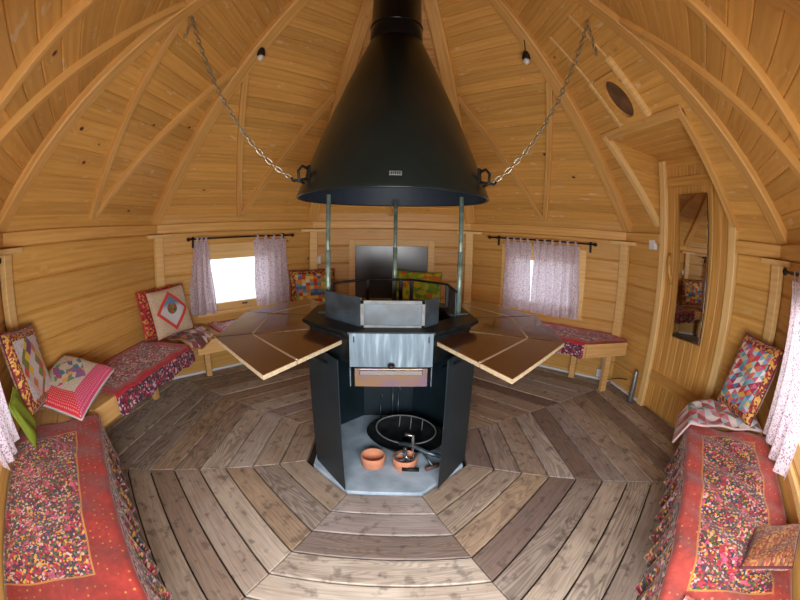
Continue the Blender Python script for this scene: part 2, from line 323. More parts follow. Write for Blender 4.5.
def redborder_mat():
    m, nt, b = new_mat('red_dotted_border_patch'); uv = nd(nt, 'ShaderNodeUVMap')
    sx = nd(nt, 'ShaderNodeSeparateXYZ'); lk(nt, uv.outputs[0], sx.inputs[0]); u, v = sx.outputs[0], sx.outputs[1]
    dv = nd(nt, 'ShaderNodeTexVoronoi'); dv.inputs['Scale'].default_value = 30; dv.inputs['Randomness'].default_value = .1; lk(nt, uv.outputs[0], dv.inputs['Vector'])
    dt = ramp(nt, dv.outputs['Distance'], [(.18, (1, 1, 1)), (.28, (0, 0, 0))])
    red = mixc(nt, math_n(nt, 'MULTIPLY', dt, .7), srgb(206, 44, 56), srgb(236, 190, 190))
    pink = mixc(nt, math_n(nt, 'MULTIPLY', dt, .6), srgb(206, 70, 110), srgb(236, 190, 200))
    cen = floral(nt, uv.outputs[0], 12, [srgb(206, 196, 176), srgb(60, 130, 150), srgb(190, 70, 120), srgb(70, 110, 160), srgb(206, 196, 176), srgb(150, 90, 150), srgb(200, 190, 172), srgb(214, 170, 70), srgb(90, 150, 120)])
    white = floral(nt, uv.outputs[0], 60, [srgb(206, 198, 182), srgb(190, 180, 164)])
    du = math_n(nt, 'ABSOLUTE', math_n(nt, 'SUBTRACT', u, .42)); dvv = math_n(nt, 'ABSOLUTE', math_n(nt, 'SUBTRACT', v, .6))
    c = mixc(nt, math_n(nt, 'GREATER_THAN', math_n(nt, 'ADD', du, dvv), .34), cen, white)
    c = mixc(nt, math_n(nt, 'LESS_THAN', v, .26), c, red)
    c = mixc(nt, math_n(nt, 'GREATER_THAN', u, .76), c, pink)
    lo = math_n(nt, 'MULTIPLY', math_n(nt, 'LESS_THAN', v, .26), math_n(nt, 'LESS_THAN', math_n(nt, 'ADD', u, v), 1.02))
    c = mixc(nt, lo, c, red)
    cloth_finish(nt, b, c, uv.outputs[0], .15)
    return m
def flower_mat():
    m, nt, b = new_mat('star_flower_applique'); uv = nd(nt, 'ShaderNodeUVMap')
    sx = nd(nt, 'ShaderNodeSeparateXYZ'); lk(nt, uv.outputs[0], sx.inputs[0]); u, v = sx.outputs[0], sx.outputs[1]
    d = math_n(nt, 'MINIMUM', math_n(nt, 'MINIMUM', u, math_n(nt, 'SUBTRACT', 1.0, u)), math_n(nt, 'MINIMUM', v, math_n(nt, 'SUBTRACT', 1.0, v)))
    mp = nd(nt, 'ShaderNodeMapping'); mp.inputs['Rotation'].default_value = (0, 0, .785); mp.inputs['Scale'].default_value = (9, 9, 1); lk(nt, uv.outputs[0], mp.inputs[0])
    fl = nd(nt, 'ShaderNodeVectorMath', operation='FLOOR'); lk(nt, mp.outputs[0], fl.inputs[0])
    wn = nd(nt, 'ShaderNodeTexWhiteNoise', noise_dimensions='2D'); lk(nt, fl.outputs[0], wn.inputs['Vector'])
    c = pal_ramp(nt, wn.outputs['Value'], [srgb(190, 180, 180), srgb(200, 60, 50), srgb(190, 180, 180), srgb(210, 170, 50), srgb(110, 120, 50), srgb(196, 186, 180), srgb(120, 60, 110), srgb(200, 110, 60)])
    rad = math_n(nt, 'MAXIMUM', math_n(nt, 'ABSOLUTE', math_n(nt, 'SUBTRACT', u, .5)), math_n(nt, 'ABSOLUTE', math_n(nt, 'SUBTRACT', v, .5)))
    bgc = floral(nt, uv.outputs[0], 60, [srgb(196, 188, 190), srgb(176, 164, 170), srgb(204, 196, 196)])
    c = mixc(nt, math_n(nt, 'GREATER_THAN', math_n(nt, 'ADD', math_n(nt, 'ABSOLUTE', math_n(nt, 'SUBTRACT', u, .5)), math_n(nt, 'ABSOLUTE', math_n(nt, 'SUBTRACT', v, .5))), .4), c, bgc)
    gold = floral(nt, uv.outputs[0], 40, PAL_GOLD)
    c = mixc(nt, math_n(nt, 'LESS_THAN', d, .14), c, gold)
    cloth_finish(nt, b, c, uv.outputs[0], .15)
    return m

# ------------------------------------------------------------------ mesh helpers
def mesh_obj(name, verts, faces, mat, parent=None, smooth=False, uvs=None):
    me = bpy.data.meshes.new(name); me.from_pydata([tuple(v) for v in verts], [], faces); me.update()
    if mat: me.materials.append(mat)
    if smooth:
        for p in me.polygons: p.use_smooth = True
    if uvs:
        ul = me.uv_layers.new(name='UVMap')
        for lp in me.loops: ul.data[lp.index].uv = uvs[lp.vertex_index]
    o = bpy.data.objects.new(name, me); COL.objects.link(o)
    if parent: o.parent = parent
    return o
def tag(o, label, cat=None, group=None, kind=None):
    o['label'] = label
    if cat: o['category'] = cat
    if group: o['group'] = group
    if kind: o['kind'] = kind
    return o
def empty(name, loc=(0, 0, 0)):
    o = bpy.data.objects.new(name, None); COL.objects.link(o); o.location = loc; o.empty_display_size = .1
    bpy.context.view_layer.update()
    return o
def struct(name, label):
    o = empty(name); o['kind'] = 'structure'; o['label'] = label; return o
def frame(origin, x, y):
    x = V(x).normalized(); y = V(y); y = (y - x * y.dot(x)).normalized(); z = x.cross(y)
    m = Matrix((x, y, z)).transposed().to_4x4(); m.translation = V(origin); return m
def place(o, m, parent=None):
    if parent:
        o.parent = parent
        o.matrix_local = Matrix.Translation(parent.location).inverted() @ m
    else: o.matrix_local = m
    return o
def inset(poly, c):
    n = len(poly); out = []
    for i in range(n):
        p0, p1, p2 = V(poly[i - 1]), V(poly[i]), V(poly[(i + 1) % n])
        d1 = (p1 - p0).normalized(); d2 = (p2 - p1).normalized()
        n1 = V((-d1.y, d1.x)); n2 = V((-d2.y, d2.x))
        den = 1 + n1.dot(n2)
        out.append(p1 + (n1 + n2) * (c / max(den, .2)))
    return out
def clip(poly, a, b, c):
    """keep a*x+b*y<=c"""
    out = []; n = len(poly)
    for i in range(n):
        p, q = poly[i], poly[(i + 1) % n]; fp = a * p[0] + b * p[1] - c; fq = a * q[0] + b * q[1] - c
        if fp <= 1e-9: out.append(p)
        if (fp < -1e-9 and fq > 1e-9) or (fp > 1e-9 and fq < -1e-9):
            t = fp / (fp - fq); out.append((p[0] + (q[0] - p[0]) * t, p[1] + (q[1] - p[1]) * t))
    return out
def board(name, m, poly, thick, ch, mat, parent=None):
    """convex CCW polygon in the local xy plane, face at z=0, body down to z=-thick, chamfered rim; origin moved to its middle"""
    cx = sum(p[0] for p in poly) / len(poly); cy = sum(p[1] for p in poly) / len(poly)
    pl = [V((p[0] - cx, p[1] - cy)) for p in poly]; ins = inset(pl, ch); n = len(pl)
    vs = [(p.x, p.y, 0) for p in ins] + [(p.x, p.y, -ch) for p in pl] + [(p.x, p.y, -thick) for p in pl]
    fs = [tuple(range(n)), tuple(range(3 * n - 1, 2 * n - 1, -1))]
    for i in range(n):
        j = (i + 1) % n
        fs.append((i, n + i, n + j, j)); fs.append((n + i, 2 * n + i, 2 * n + j, n + j))
    o = mesh_obj(name, vs, fs, mat)
    return place(o, m @ Matrix.Translation((cx, cy, 0)), parent)
def rect(x0, x1, y0, y1): return [(x0, y0), (x1, y0), (x1, y1), (x0, y1)]
def box(name, c, x, y, sx, sy, sz, mat, parent=None, ch=.003):
    """box centred at c, local x/y axes given, sizes"""
    m = frame(c, x, y) @ Matrix.Translation((0, 0, sz / 2))
    return board(name, m, rect(-sx / 2, sx / 2, -sy / 2, sy / 2), sz, min(ch, sx / 4, sy / 4, sz / 4), mat, parent)
def lathe(name, prof, seg, mat, loc=(0, 0, 0), parent=None, smooth=True, closed=False):
    vs, fs = [], []
    n = len(prof)
    for i in range(seg):
        a = 2 * math.pi * i / seg
        for r, z in prof: vs.append((r * math.cos(a), r * math.sin(a), z))
    for i in range(seg):
        k = (i + 1) % seg
        for j in range(n - 1 if not closed else n):
            l = (j + 1) % n
            fs.append((i * n + j, k * n + j, k * n + l, i * n + l))
    o = mesh_obj(name, vs, fs, mat, None, smooth)
    m = Matrix.Translation(loc)
    return place(o, m, parent)
def tube_geo(pts, r, seg=8, closed=False, caps=True):
    pts = [V(p) for p in pts]; n = len(pts); vs, fs = [], []
    prev = None
    for i, p in enumerate(pts):
        if closed: d = (pts[(i + 1) % n] - pts[i - 1]).normalized()
        else: d = (pts[min(i + 1, n - 1)] - pts[max(i - 1, 0)]).normalized()
        if prev is None:
            ref = V((0, 0, 1)) if abs(d.z) < .9 else V((1, 0, 0)); a = d.cross(ref).normalized()
        else: a = (prev - d * prev.dot(d)).normalized()
        prev = a; b = d.cross(a)
        rr = r[i] if isinstance(r, (list, tuple)) else r
        for k in range(seg):
            t = 2 * math.pi * k / seg; vs.append(p + (a * math.cos(t) + b * math.sin(t)) * rr)
    for i in range(n if closed else n - 1):
        j = (i + 1) % n
        for k in range(seg):
            l = (k + 1) % seg; fs.append((i * seg + k, i * seg + l, j * seg + l, j * seg + k))
    if not closed and caps:
        fs.append(tuple(range(seg - 1, -1, -1))); fs.append(tuple((n - 1) * seg + k for k in range(seg)))
    return vs, fs
def tube(name, pts, r, mat, parent=None, seg=8, closed=False):
    vs, fs = tube_geo(pts, r, seg, closed)
    if parent: vs = [v - parent.location for v in vs]
    return mesh_obj(name, vs, fs, mat, parent, True)

def under(child, part):
    """make child (a sibling of part) a piece of that part, in place"""
    m = part.matrix_basis.inverted() @ child.matrix_basis
    child.parent = part; child.matrix_basis = m
    return child

# ------------------------------------------------------------------ dimensions
A = 2.25                      # wall apothem
T8 = math.tan(math.pi / 8)
HW = A * T8                   # half facet
KR = 1.13; ZR = 1.62          # roof slope, roof plane height at the wall
SL = math.sqrt(1 + KR * KR)
FC = V((-0.054, 0.0587, 0)); FROT = -2.3073; FH = 0.5005; FW = 0.165
ROWS = [0, .215, .42, .625, .83, 1.035, 1.24, 1.445]
SIDES = {180: 'back', -135: 'back_left', 135: 'back_right', -90: 'left', 90: 'right', -45: 'front_left', 45: 'front_right', 0: 'front'}
SAY = {180: 'back wall', -135: 'wall left of the back wall', 135: 'wall right of the back wall', -90: 'left wall opposite the door', 90: 'wall with the plank door',
       -45: 'wall beside the long red quilt', 45: 'wall behind the patchwork mat', 0: 'wall behind the photographer'}
WIN = {-135: (-.42, .42, .625, 1.24), 135: (-.42, .42, .625, 1.24), 180: (-.42, .425, .625, 1.24), -45: (-.42, .42, .625, 1.24), 45: (-.42, .42, .625, 1.24), 0: (-.62, .62, .625, 1.24)}  # front window is unseen, made wide to let in fill light

# ------------------------------------------------------------------ floor
fl = struct('floor', 'weathered grey-brown plank floor laid in eight wedges round the hearth')
ring = lambda a, rot=0: [(a / math.cos(math.pi / 8) * math.sin(math.radians(22.5 + 45 * i + rot)), -a / math.cos(math.pi / 8) * math.cos(math.radians(22.5 + 45 * i + rot))) for i in range(8)]
pl = ring(2.42)
o = board('subfloor', Matrix.Translation((0, 0, -.034)), pl, .06, .002, M_SUB, fl)
for k in range(8):
    ang = -180 + 45 * k + FROT
    e, t = facet(ang)
    for j in range(11):
        a0 = FH + j * FW + .0045; a1 = FH + (j + 1) * FW - .0045
        g = .0025
        # local x = t (to the right when looking outwards), local y = inwards so that z is up
        m = frame(FC + UP * random.uniform(-.002, .002), t, e)
        board('plank', m, [(-a0 * T8 + g, a0), (a0 * T8 - g, a0), (a1 * T8 - g, a1), (-a1 * T8 + g, a1)], .03, .004, M_FLOOR, fl)

# ------------------------------------------------------------------ walls
def wall_boards(name, parent, ang, s0, s1, z0, z1, thick=.05, mat=None, a=A, ch=.013):
    e, t = facet(ang)
    return board(name, frame(e * a, t, UP), rect(s0, s1, z0, z1), thick, ch, mat or M_LOG, parent)
walls = {}
for ang, nm in SIDES.items():
    wl = struct('wall_' + nm, 'honey-coloured log ' + SAY[ang]); walls[ang] = wl
    ext = HW + .04
    op = WIN.get(ang)
    if ang == 90: op = (-.405, .495, 0, 9)
    for z0, z1 in zip(ROWS[:-1], ROWS[1:]):
        if op and z0 >= op[2] - .01 and z1 <= op[3] + .01:
            wall_boards('log', wl, ang, -ext, op[0], z0, z1); wall_boards('log', wl, ang, op[1], ext, z0, z1)
        else: wall_boards('log', wl, ang, -ext, ext, z0, z1)
    # eave plate and the frieze board above it
    he = (A - .03) * T8 + .012
    parts = [(-he, he)] if ang != 90 else [(-he, -.405), (.495, he)]
    for s0, s1 in parts: wall_boards('eave_plate', wl, ang, s0, s1, 1.445, 1.53, .09, M_BEAM, A - .03, .006)
    parts = [(-ext, ext)] if ang != 90 else [(-ext, -.405), (.495, ext)]
    for s0, s1 in parts: wall_boards('frieze_board', wl, ang, s0, s1, 1.53, 1.68, .05, M_LOG, A + .005, .004)

# ------------------------------------------------------------------ roof
def roof_m(ang):
    e, t = facet(ang)
    return frame(e * A + UP * ZR, t, -e + UP * KR)
def roof_pt(ang, s, mm, d=0.0):
    """point on the roof plane of a facet, d = distance below the boards"""
    e, t = facet(ang); n = t.cross((-e + UP * KR).normalized())
    return e * mm + t * s + UP * (ZR + (A - mm) * KR) + n * d
OP_S0, OP_S1, OP_M = -.43, .44, 1.69
for ang, nm in SIDES.items():
    ce = struct('ceiling', 'pine board roof slope rising above the ' + SAY[ang])
    bw = .098; m = roof_m(ang)
    n = int((A - .07) * SL / bw) + 2
    for j in range(-1, n):
        y0, y1 = j * bw, (j + 1) * bw
        m0, m1 = A - y0 / SL, max(A - y1 / SL, .05)
        if m0 <= .06: break
        y1 = (A - m1) * SL
        h0, h1 = m0 * T8 + .02, m1 * T8 + .02
        pl = [(-h0, y0), (h0, y0), (h1, y1), (-h1, y1)]
        if ang == 90 and m0 > OP_M + .01:
            a_, b_ = clip(pl, 1, 0, OP_S0 - .02), clip(pl, -1, 0, -OP_S1 - .02)
            for q in (a_, b_):
                if len(q) > 2: board('roof_board', m, q, .03, .006, M_ROOF, ce)
        else: board('roof_board', m, pl, .03, .006, M_ROOF, ce)
ntrim = 0
def trim(label):
    global ntrim
    ntrim += 1
    o = struct('trim_%d' % ntrim, label); return o
CORN = {-112.5: 'between the left wall and the left window wall', -157.5: 'left of the back wall', 157.5: 'right of the back wall', 112.5: 'between the right window and the door',
        67.5: 'between the door and the mat corner', -67.5: 'above the pile of cushions on the left', 22.5: 'right behind the photographer', -22.5: 'left behind the photographer'}
for c, say in CORN.items():
    a = math.radians(c); e = V((math.sin(a), -math.cos(a), 0)); t = V((-math.cos(a), -math.sin(a), 0))
    kc = KR * math.cos(math.pi / 8); R0 = A / math.cos(math.pi / 8)
    u = (-e + UP * kc).normalized(); lc = math.sqrt(1 + kc * kc)
    nin = u.cross(-t) if u.cross(-t).z < 0 else u.cross(t)
    tr = trim('long pine corner rafter rising ' + say)
    m = frame(e * (R0 + .03) + UP * (ZR - .03 * kc) + nin * .07, u, t if u.cross(t).z < 0 else -t)
    board('rafter', m, rect(-.02, (R0 - .12) * lc, -.06, .06), .085, .008, M_BEAM, tr)
    # corner post with cap under the eave
    if c in (22.5, -22.5): continue
    tp = trim('pale corner post with T-shaped cap ' + say)
    m = frame(e * 2.355, t, UP)
    board('post', m, rect(-.045, .045, .50, 1.405), .05, .004, M_TRIM, tp)
    board('cap', frame(e * 2.325, t, UP), rect(-.15, .15, 1.405, 1.437), .06, .004, M_TRIM, tp)
for ang in (-45, 45, -90, -135, 135, 180):
    tr = trim('pair of thin V-shaped roof braces above the ' + SAY[ang])
    for sg in (-1, 1):
        p0 = roof_pt(ang, .012 * sg, 2.255, .044); p1 = roof_pt(ang, .46 * sg, 1.27, .044)
        x = (p1 - p0); L = x.length; e, t = facet(ang); nrm = t.cross((-e + UP * KR).normalized())
        y = nrm.cross(x.normalized())
        board('brace', frame(p0, x, y), rect(0, L, -.027, .027), .044, .004, M_BEAM, tr)

# ------------------------------------------------------------------ door dormer, door
dm = struct('wall_dormer', 'board-lined dormer recess above the plank door')
e90, t90 = facet(90)
zt = ZR + (A - OP_M) * KR
p_in = e90 * OP_M + UP * zt; p_out = e90 * 2.34 + UP * 2.19
xdir = t90; ydir = (p_in - p_out); L = ydir.length
m = frame(p_out, xdir, ydir)
for j in range(6):
    board('roof_board', m, rect(OP_S0 - .03, OP_S1 + .03, j * L / 6, (j + 1) * L / 6), .03, .004, M_ROOF, dm)
tri = [(2.34, ZR + (A - 2.34) * KR - .03), (2.34, 2.20), (OP_M - .01, zt + .02), (OP_M - .01, zt - .03)]
for sgn, s in ((1, OP_S0 - .008), (-1, OP_S1 + .008)):
    for z0, z1 in ((1.5, 1.75), (1.75, 1.92), (1.92, 2.08), (2.08, 2.4)):
        q = clip(clip([(p[0], p[1]) for p in tri], 0, -1, -z0), 0, 1, z1)
        if len(q) < 3: continue
        if sgn > 0: mm = frame(t90 * s, e90, UP); pts = q            # face looks to +s
        else: mm = frame(t90 * s, -e90, UP); pts = [(-p[0], p[1]) for p in q]
        ar = sum(pts[i - 1][0] * pts[i][1] - pts[i][0] * pts[i - 1][1] for i in range(len(pts)))
        if ar < 0: pts = pts[::-1]
        z_ax = mm.to_3x3() @ V((0, 0, 1))
        board('cheek_board', mm, pts, .03, .003, M_ROOF, dm)
tr = trim('sloping pine edging boards round the dormer opening')
for s in (OP_S0 - .03, OP_S1 + .03):
    p0 = roof_pt(90, s, 2.26, .03); p1 = roof_pt(90, s, OP_M - .03, .03)
    x = p1 - p0; nrm = t90.cross((-e90 + UP * KR).normalized())
    board('edging', frame(p0, x, nrm.cross(x.normalized())), rect(0, x.length, -.03, .03), .05, .004, M_TRIM if s < 0 else M_BEAM, tr)
p0 = roof_pt(90, OP_S0 - .06, OP_M - .02, .022); p1 = roof_pt(90, OP_S1 + .06, OP_M - .02, .022); x = p1 - p0; nrm = t90.cross((-e90 + UP * KR).normalized())
board('lintel', frame(p0, x, nrm.cross(x.normalized())), rect(0, x.length, -.035, .045), .045, .004, M_BEAM, tr)

dr = struct('door_1', 'pine plank door with a tall mirror hung on it')
nb = 8; s0, s1 = -.325, .415
for j in range(nb):
    a_, b_ = s0 + (s1 - s0) * j / nb, s0 + (s1 - s0) * (j + 1) / nb
    # boards run upwards: local x = up
    board('plank', frame(e90 * A, UP, -t90), [(.02, -b_), (2.12, -b_), (2.12, -a_), (.02, -a_)], .035, .005, M_DOOR, dr)
for z0, z1 in ((1.93, 2.01), (.27, .36)):
    wall_boards('ledge_batten', dr, 90, s0 + .02, s1 - .02, z0, z1, .022, M_DOOR, A - .02, .004)
for a_, b_ in ((-.402, -.325), (.415, .492)):
    board('jamb', frame(e90 * (A - .035), UP, -t90), [(0, -b_), (2.16, -b_), (2.16, -a_), (0, -a_)], .085, .006, M_TRIM, dr)
wall_boards('head_board', dr, 90, OP_S0 - .02, OP_S1 + .02, 2.10, 2.22, .05, M_DOOR, A - .005, .004)
wall_boards('backing_board', dr, 90, OP_S0 - .06, OP_S1 + .06, -.02, 2.22, .02, M_DOOR, A + .04, .003)
hp = []
for i in range(9):
    f = i / 8; z = 1.13 + .24 * f
    hp.append(e90 * (A - .02 - .05 * math.sin(math.pi * f)) + t90 * (-.215 + .03 * math.sin(f * 3.1) - .05 * f) + UP * z)
h = tube('handle', hp, [.012 + .006 * math.sin(math.pi * i / 8) for i in range(9)], M_DOOR, dr); h['label'] = 'curved branch handle'

# mirror on the door
mi = empty('mirror', e90 * A + UP * .73)
tag(mi, 'tall narrow mirror hung on the plank door', 'mirror')
mm = frame(e90 * (A - .046) + t90 * .055 + UP * 1.29, t90 * math.cos(.06) + e90 * math.sin(.06), UP) @ Matrix.Rotation(math.radians(2.0), 4, 'Z')
board('mirror_glass', mm, rect(-.156, .156, -.562, .562), .006, .002, M_MIRROR, mi)
board('mirror_back', mm @ Matrix.Translation((0, 0, -.0065)), rect(-.160, .160, -.566, .566), .006, .001, M_IRON, mi)

# ------------------------------------------------------------------ windows
wn_n = 0
for ang, op in WIN.items():
    wn_n += 1
    s0, s1, z0, z1 = op
    wn = struct('window_%d' % wn_n, 'wood-framed window in the ' + SAY[ang])
    cw = .075
    def cas(nm, a_, b_, c_, d_, mat=M_TRIM): wall_boards(nm, wn, ang, a_, b_, c_, d_, .022, mat, A - .018, .004)
    cas('casing', s0 - cw, s0, z0 - .0, z1 + cw); cas('casing', s1, s1 + cw, z0, z1 + cw)
    cas('casing', s0, s1, z1, z1 + cw); cas('sill', s0 - cw - .02, s1 + cw + .02, z0 - .035, z0)
    fw = .055 if ang != 180 else .01
    if ang != 180:
        def sash(a_, b_, c_, d_): wall_boards('sash', wn, ang, a_, b_, c_, d_, .045, M_TRIM, A + .02, .005)
        sash(s0, s0 + fw, z0, z1); sash(s1 - fw, s1, z0, z1); sash(s0 + fw, s1 - fw, z0, z0 + fw + .02); sash(s0 + fw, s1 - fw, z1 - fw - .03, z1)
        e, t = facet(ang)
        if ang == -135:
            c = e * (A + .012) + t * .04 + UP * (z0 + .045)
            lt = box('latch', c, t, UP, .06, .016, .014, M_STEEL, wn); lt['label'] = 'small steel latch'
        pn = wall_boards('pane', wn, ang, s0 + fw, s1 - fw, z0 + fw + .02, z1 - fw - .03, .004, M_PANE, A + .045, .001)
    else:
        pn = wall_boards('pane', wn, ang, s0, s1, z0, z1, .01, M_DARKPANE, A - .004, .002); pn['label'] = 'dark smoked panel'

# ------------------------------------------------------------------ curtains
def curtain(ang, top0, top1, bot0, bot1, ztop, zbot, folds, label, group, tabs=4, a=2.145):
    e, t = facet(ang); nu, nv = 64, 22
    root = empty('curtain', e * a + UP * zbot + t * ((bot0 + bot1) / 2)); tag(root, label, 'curtain', group)
    vs, fs, uvs = [], [], []
    ph = random.random() * 6
    for j in range(nv + 1):
        v = j / nv; z = ztop - .035 + (zbot - ztop + .035) * v
        for i in range(nu + 1):
            u = i / nu; k = v ** .7
            s = (top0 + (top1 - top0) * u) * (1 - k) + (bot0 + (bot1 - bot0) * u) * k
            amp = .012 + .022 * v
            d = amp * math.sin(u * folds * 2 * math.pi + ph + .5 * math.sin(v * 3 + ph)) + .008 * math.sin(u * folds * 4.3 * math.pi + v * 2)
            vs.append(e * (a + d - .0 ) + t * (s + .006 * math.sin(v * 7 + u * 9)) + UP * (z + .006 * math.sin(u * 11 + ph) * v) - root.location)
            uvs.append((u * max(abs(top1 - top0), abs(bot1 - bot0)) * 1.8, z))
    for j in range(nv):
        for i in range(nu):
            q = j * (nu + 1) + i; fs.append((q, q + nu + 1, q + nu + 2, q + 1))
    o = mesh_obj('curtain_cloth', vs, fs, M_CURT, root, True, uvs)
    for q in range(tabs):
        u = (q + .5) / tabs; s = top0 + (top1 - top0) * u
        pts, w2 = [], .012
        vs, fs, uvs = [], [], []
        for i in range(9):
            f = i / 8 * math.pi; dy = math.cos(f) * .017; dz = math.sin(f) * .012
            for sg in (-1, 1): vs.append(e * (a + dy) + t * (s + sg * w2) + UP * (ztop + .006 + dz) - root.location); uvs.append((s + sg * w2, ztop + i * .01))
        vs = [e * (a + .012) + t * (s - w2) + UP * (ztop - .05) - root.location, e * (a + .012) + t * (s + w2) + UP * (ztop - .05) - root.location] + vs + \
             [e * (a - .012) + t * (s - w2) + UP * (ztop - .05) - root.location, e * (a - .012) + t * (s + w2) + UP * (ztop - .05) - root.location]
        uvs = [(s, 0), (s + .02, 0)] + uvs + [(s, .2), (s + .02, .2)]
        for i in range(len(vs) // 2 - 1): fs.append((2 * i, 2 * i + 1, 2 * i + 3, 2 * i + 2))
        under(mesh_obj('tab', vs, fs, M_CURT, root, True, uvs), o)
    return root
def rod(ang, s0, s1, z, label, group, a=2.145):
    e, t = facet(ang); root = empty('curtain_rod', e * a + t * s0 + UP * z); tag(root, label, 'curtain rod', group)
    P = lambda s, dz=0, da=0: e * (a + da) + t * s + UP * (z + dz)
    rd = tube('rod', [P(s0), P(s1)], .008, M_IRON, root)
    for s, d in ((s0, -1), (s1, 1)):
        under(tube('finial', [P(s), P(s + d * .008), P(s + d * .018), P(s + d * .03), P(s + d * .042)], [.009, .016, .02, .016, .006], M_IRON, root, 10), rd)
        bk = tube('bracket', [P(s - d * .05), P(s - d * .05, -.004, .05), P(s - d * .05, -.004, .085)], .008, M_IRON, root)
        under(box('bracket_plate', P(s - d * .05, -.03, .095), t, UP, .022, .11, .012, M_IRON, root), bk)
rod(-135, -.585, .575, 1.372, 'black iron curtain rod over the bright uncovered window', 'curtain rods')
rod(135, -.595, .585, 1.378, 'black iron curtain rod over the window with closed curtains', 'curtain rods')
rod(45, -.56, .60, 1.378, 'black iron curtain rod above the patchwork mat corner', 'curtain rods')
rod(-45, -.60, .56, 1.378, 'black iron curtain rod above the cushion pile wall', 'curtain rods')
curtain(-135, -.54, -.40, -.62, -.33, 1.372, .63, 3.4, 'lilac print curtain gathered narrow beside the diamond cushion', 'voile curtains', 3)
curtain(-135, .11, .50, .145, .53, 1.372, .645, 4.5, 'lilac print tab curtain between bright window and bright patchwork cushion', 'voile curtains', 4)
curtain(135, -.42, -.10, -.41, -.08, 1.378, .625, 3.5, 'lilac print curtain half of closed pair, next to the back wall', 'voile curtains', 4)
curtain(135, -.07, .44, -.07, .47, 1.378, .612, 5.5, 'lilac print curtain half of closed pair, next to the bare casing', 'voile curtains', 6)
curtain(45, -.40, -.05, -.30, .16, 1.378, .62, 3.5, 'lilac print curtain hanging down beside the leaning patchwork cushion', 'voile curtains', 4)
curtain(-45, -.12, .30, -.05, .25, 1.378, .64, 3.5, 'lilac print curtain hanging onto the long red quilt', 'voile curtains', 4)

# ------------------------------------------------------------------ benches
ZB, AB, TB = .50, 1.70, .13
def bench(ang, s_left, s_right, label, cut_left=None, cut_right=None):
    """seat between front apothem AB and the wall; s_* None = mitred at the corner"""
    e, t = facet(ang); root = empty('bench', e * 2.0); tag(root, label, 'bench', 'wall benches')
    g = .002
    pl = [(-AB * T8 + g, AB), (AB * T8 - g, AB), (2.238 * T8 - g, 2.238), (-2.238 * T8 + g, 2.238)]
    for c in (cut_left, cut_right):
        if c: pl = c
    m = frame(UP * ZB, t, e)      # local x = t, y = e, z = up
    n = 4; lo, hi = min(p[1] for p in pl), max(p[1] for p in pl)
    for j in range(n):
        a0, a1 = lo + (hi - lo) * j / n, lo + (hi - lo) * (j + 1) / n
        q = clip(clip(pl, 0, -1, -a0 - .002), 0, 1, a1 - .002)
        if len(q) > 2: board('seat_slat', m, q, .028, .003, M_BENCH, root)
    # fascia
    pf = [p for p in pl if abs(p[1] - AB) < .01]
    xs = sorted(p[0] for p in pf)
    board('fascia', frame(e * (AB + .002), t, UP), rect(xs[0], xs[1], ZB - TB, ZB - .029), .03, .004, M_BENCH, root)
    for s in (-.5, .5):
        c = e * 2.14 + t * s + UP * ((ZB - .03) / 2)
        box('leg', c, t, UP, .06, ZB - .032, .05, M_BENCH, root)
    return root
for ang, lb in ((-90, 'pine bench under the dark red quilt along the left wall'), (-135, 'pine bench below the bright uncovered window'), (180, 'pine bench along the back wall behind the grill'),
                (-45, 'pine bench under the long bordered quilt with golden line')):
    bench(ang, None, None, lb)
# right window bench runs past the corner and ends square to the door wall
b135 = bench(135, None, None, 'pine bench with bare square end facing the door')
m = frame(UP * ZB, V((1, 0, 0)), V((0, 1, 0)))
ext_pl = [(AB + .03, AB * T8 + .0), (AB + .003, .695), (2.235, .695), (2.235, 2.235 * T8 - .004)]
ext_pl = [(1.755, .695), (2.205, .695), (2.205, 2.205 * T8 - .002), (1.70, .70)]
board('seat_end', m, [(1.71, .695), (2.20, .695), (2.20, .905), (1.705, .700)], .028, .003, M_BENCH, b135)
board('end_panel', frame(V((0, .697, 0)), V((1, 0, 0)), UP), rect(1.71, 2.20, ZB - TB, ZB - .029), .03, .004, M_BENCH, b135)
box('end_leg', V((2.02, .76, (ZB - TB) / 2)), V((1, 0, 0)), UP, .06, ZB - TB - .002, .05, M_BENCH, b135)
b45 = bench(45, None, None, 'pine bench with quilt and patchwork mat near the door')
board('seat_end', m, [(1.705, -.700), (2.20, -.905), (2.20, -.70), (1.71, -.69)], .028, .003, M_BENCH, b45)
board('end_panel', frame(V((0, -.692, 0)), V((-1, 0, 0)), UP), rect(-2.20, -1.71, ZB - TB, ZB - .029), .03, .004, M_BENCH, b45)

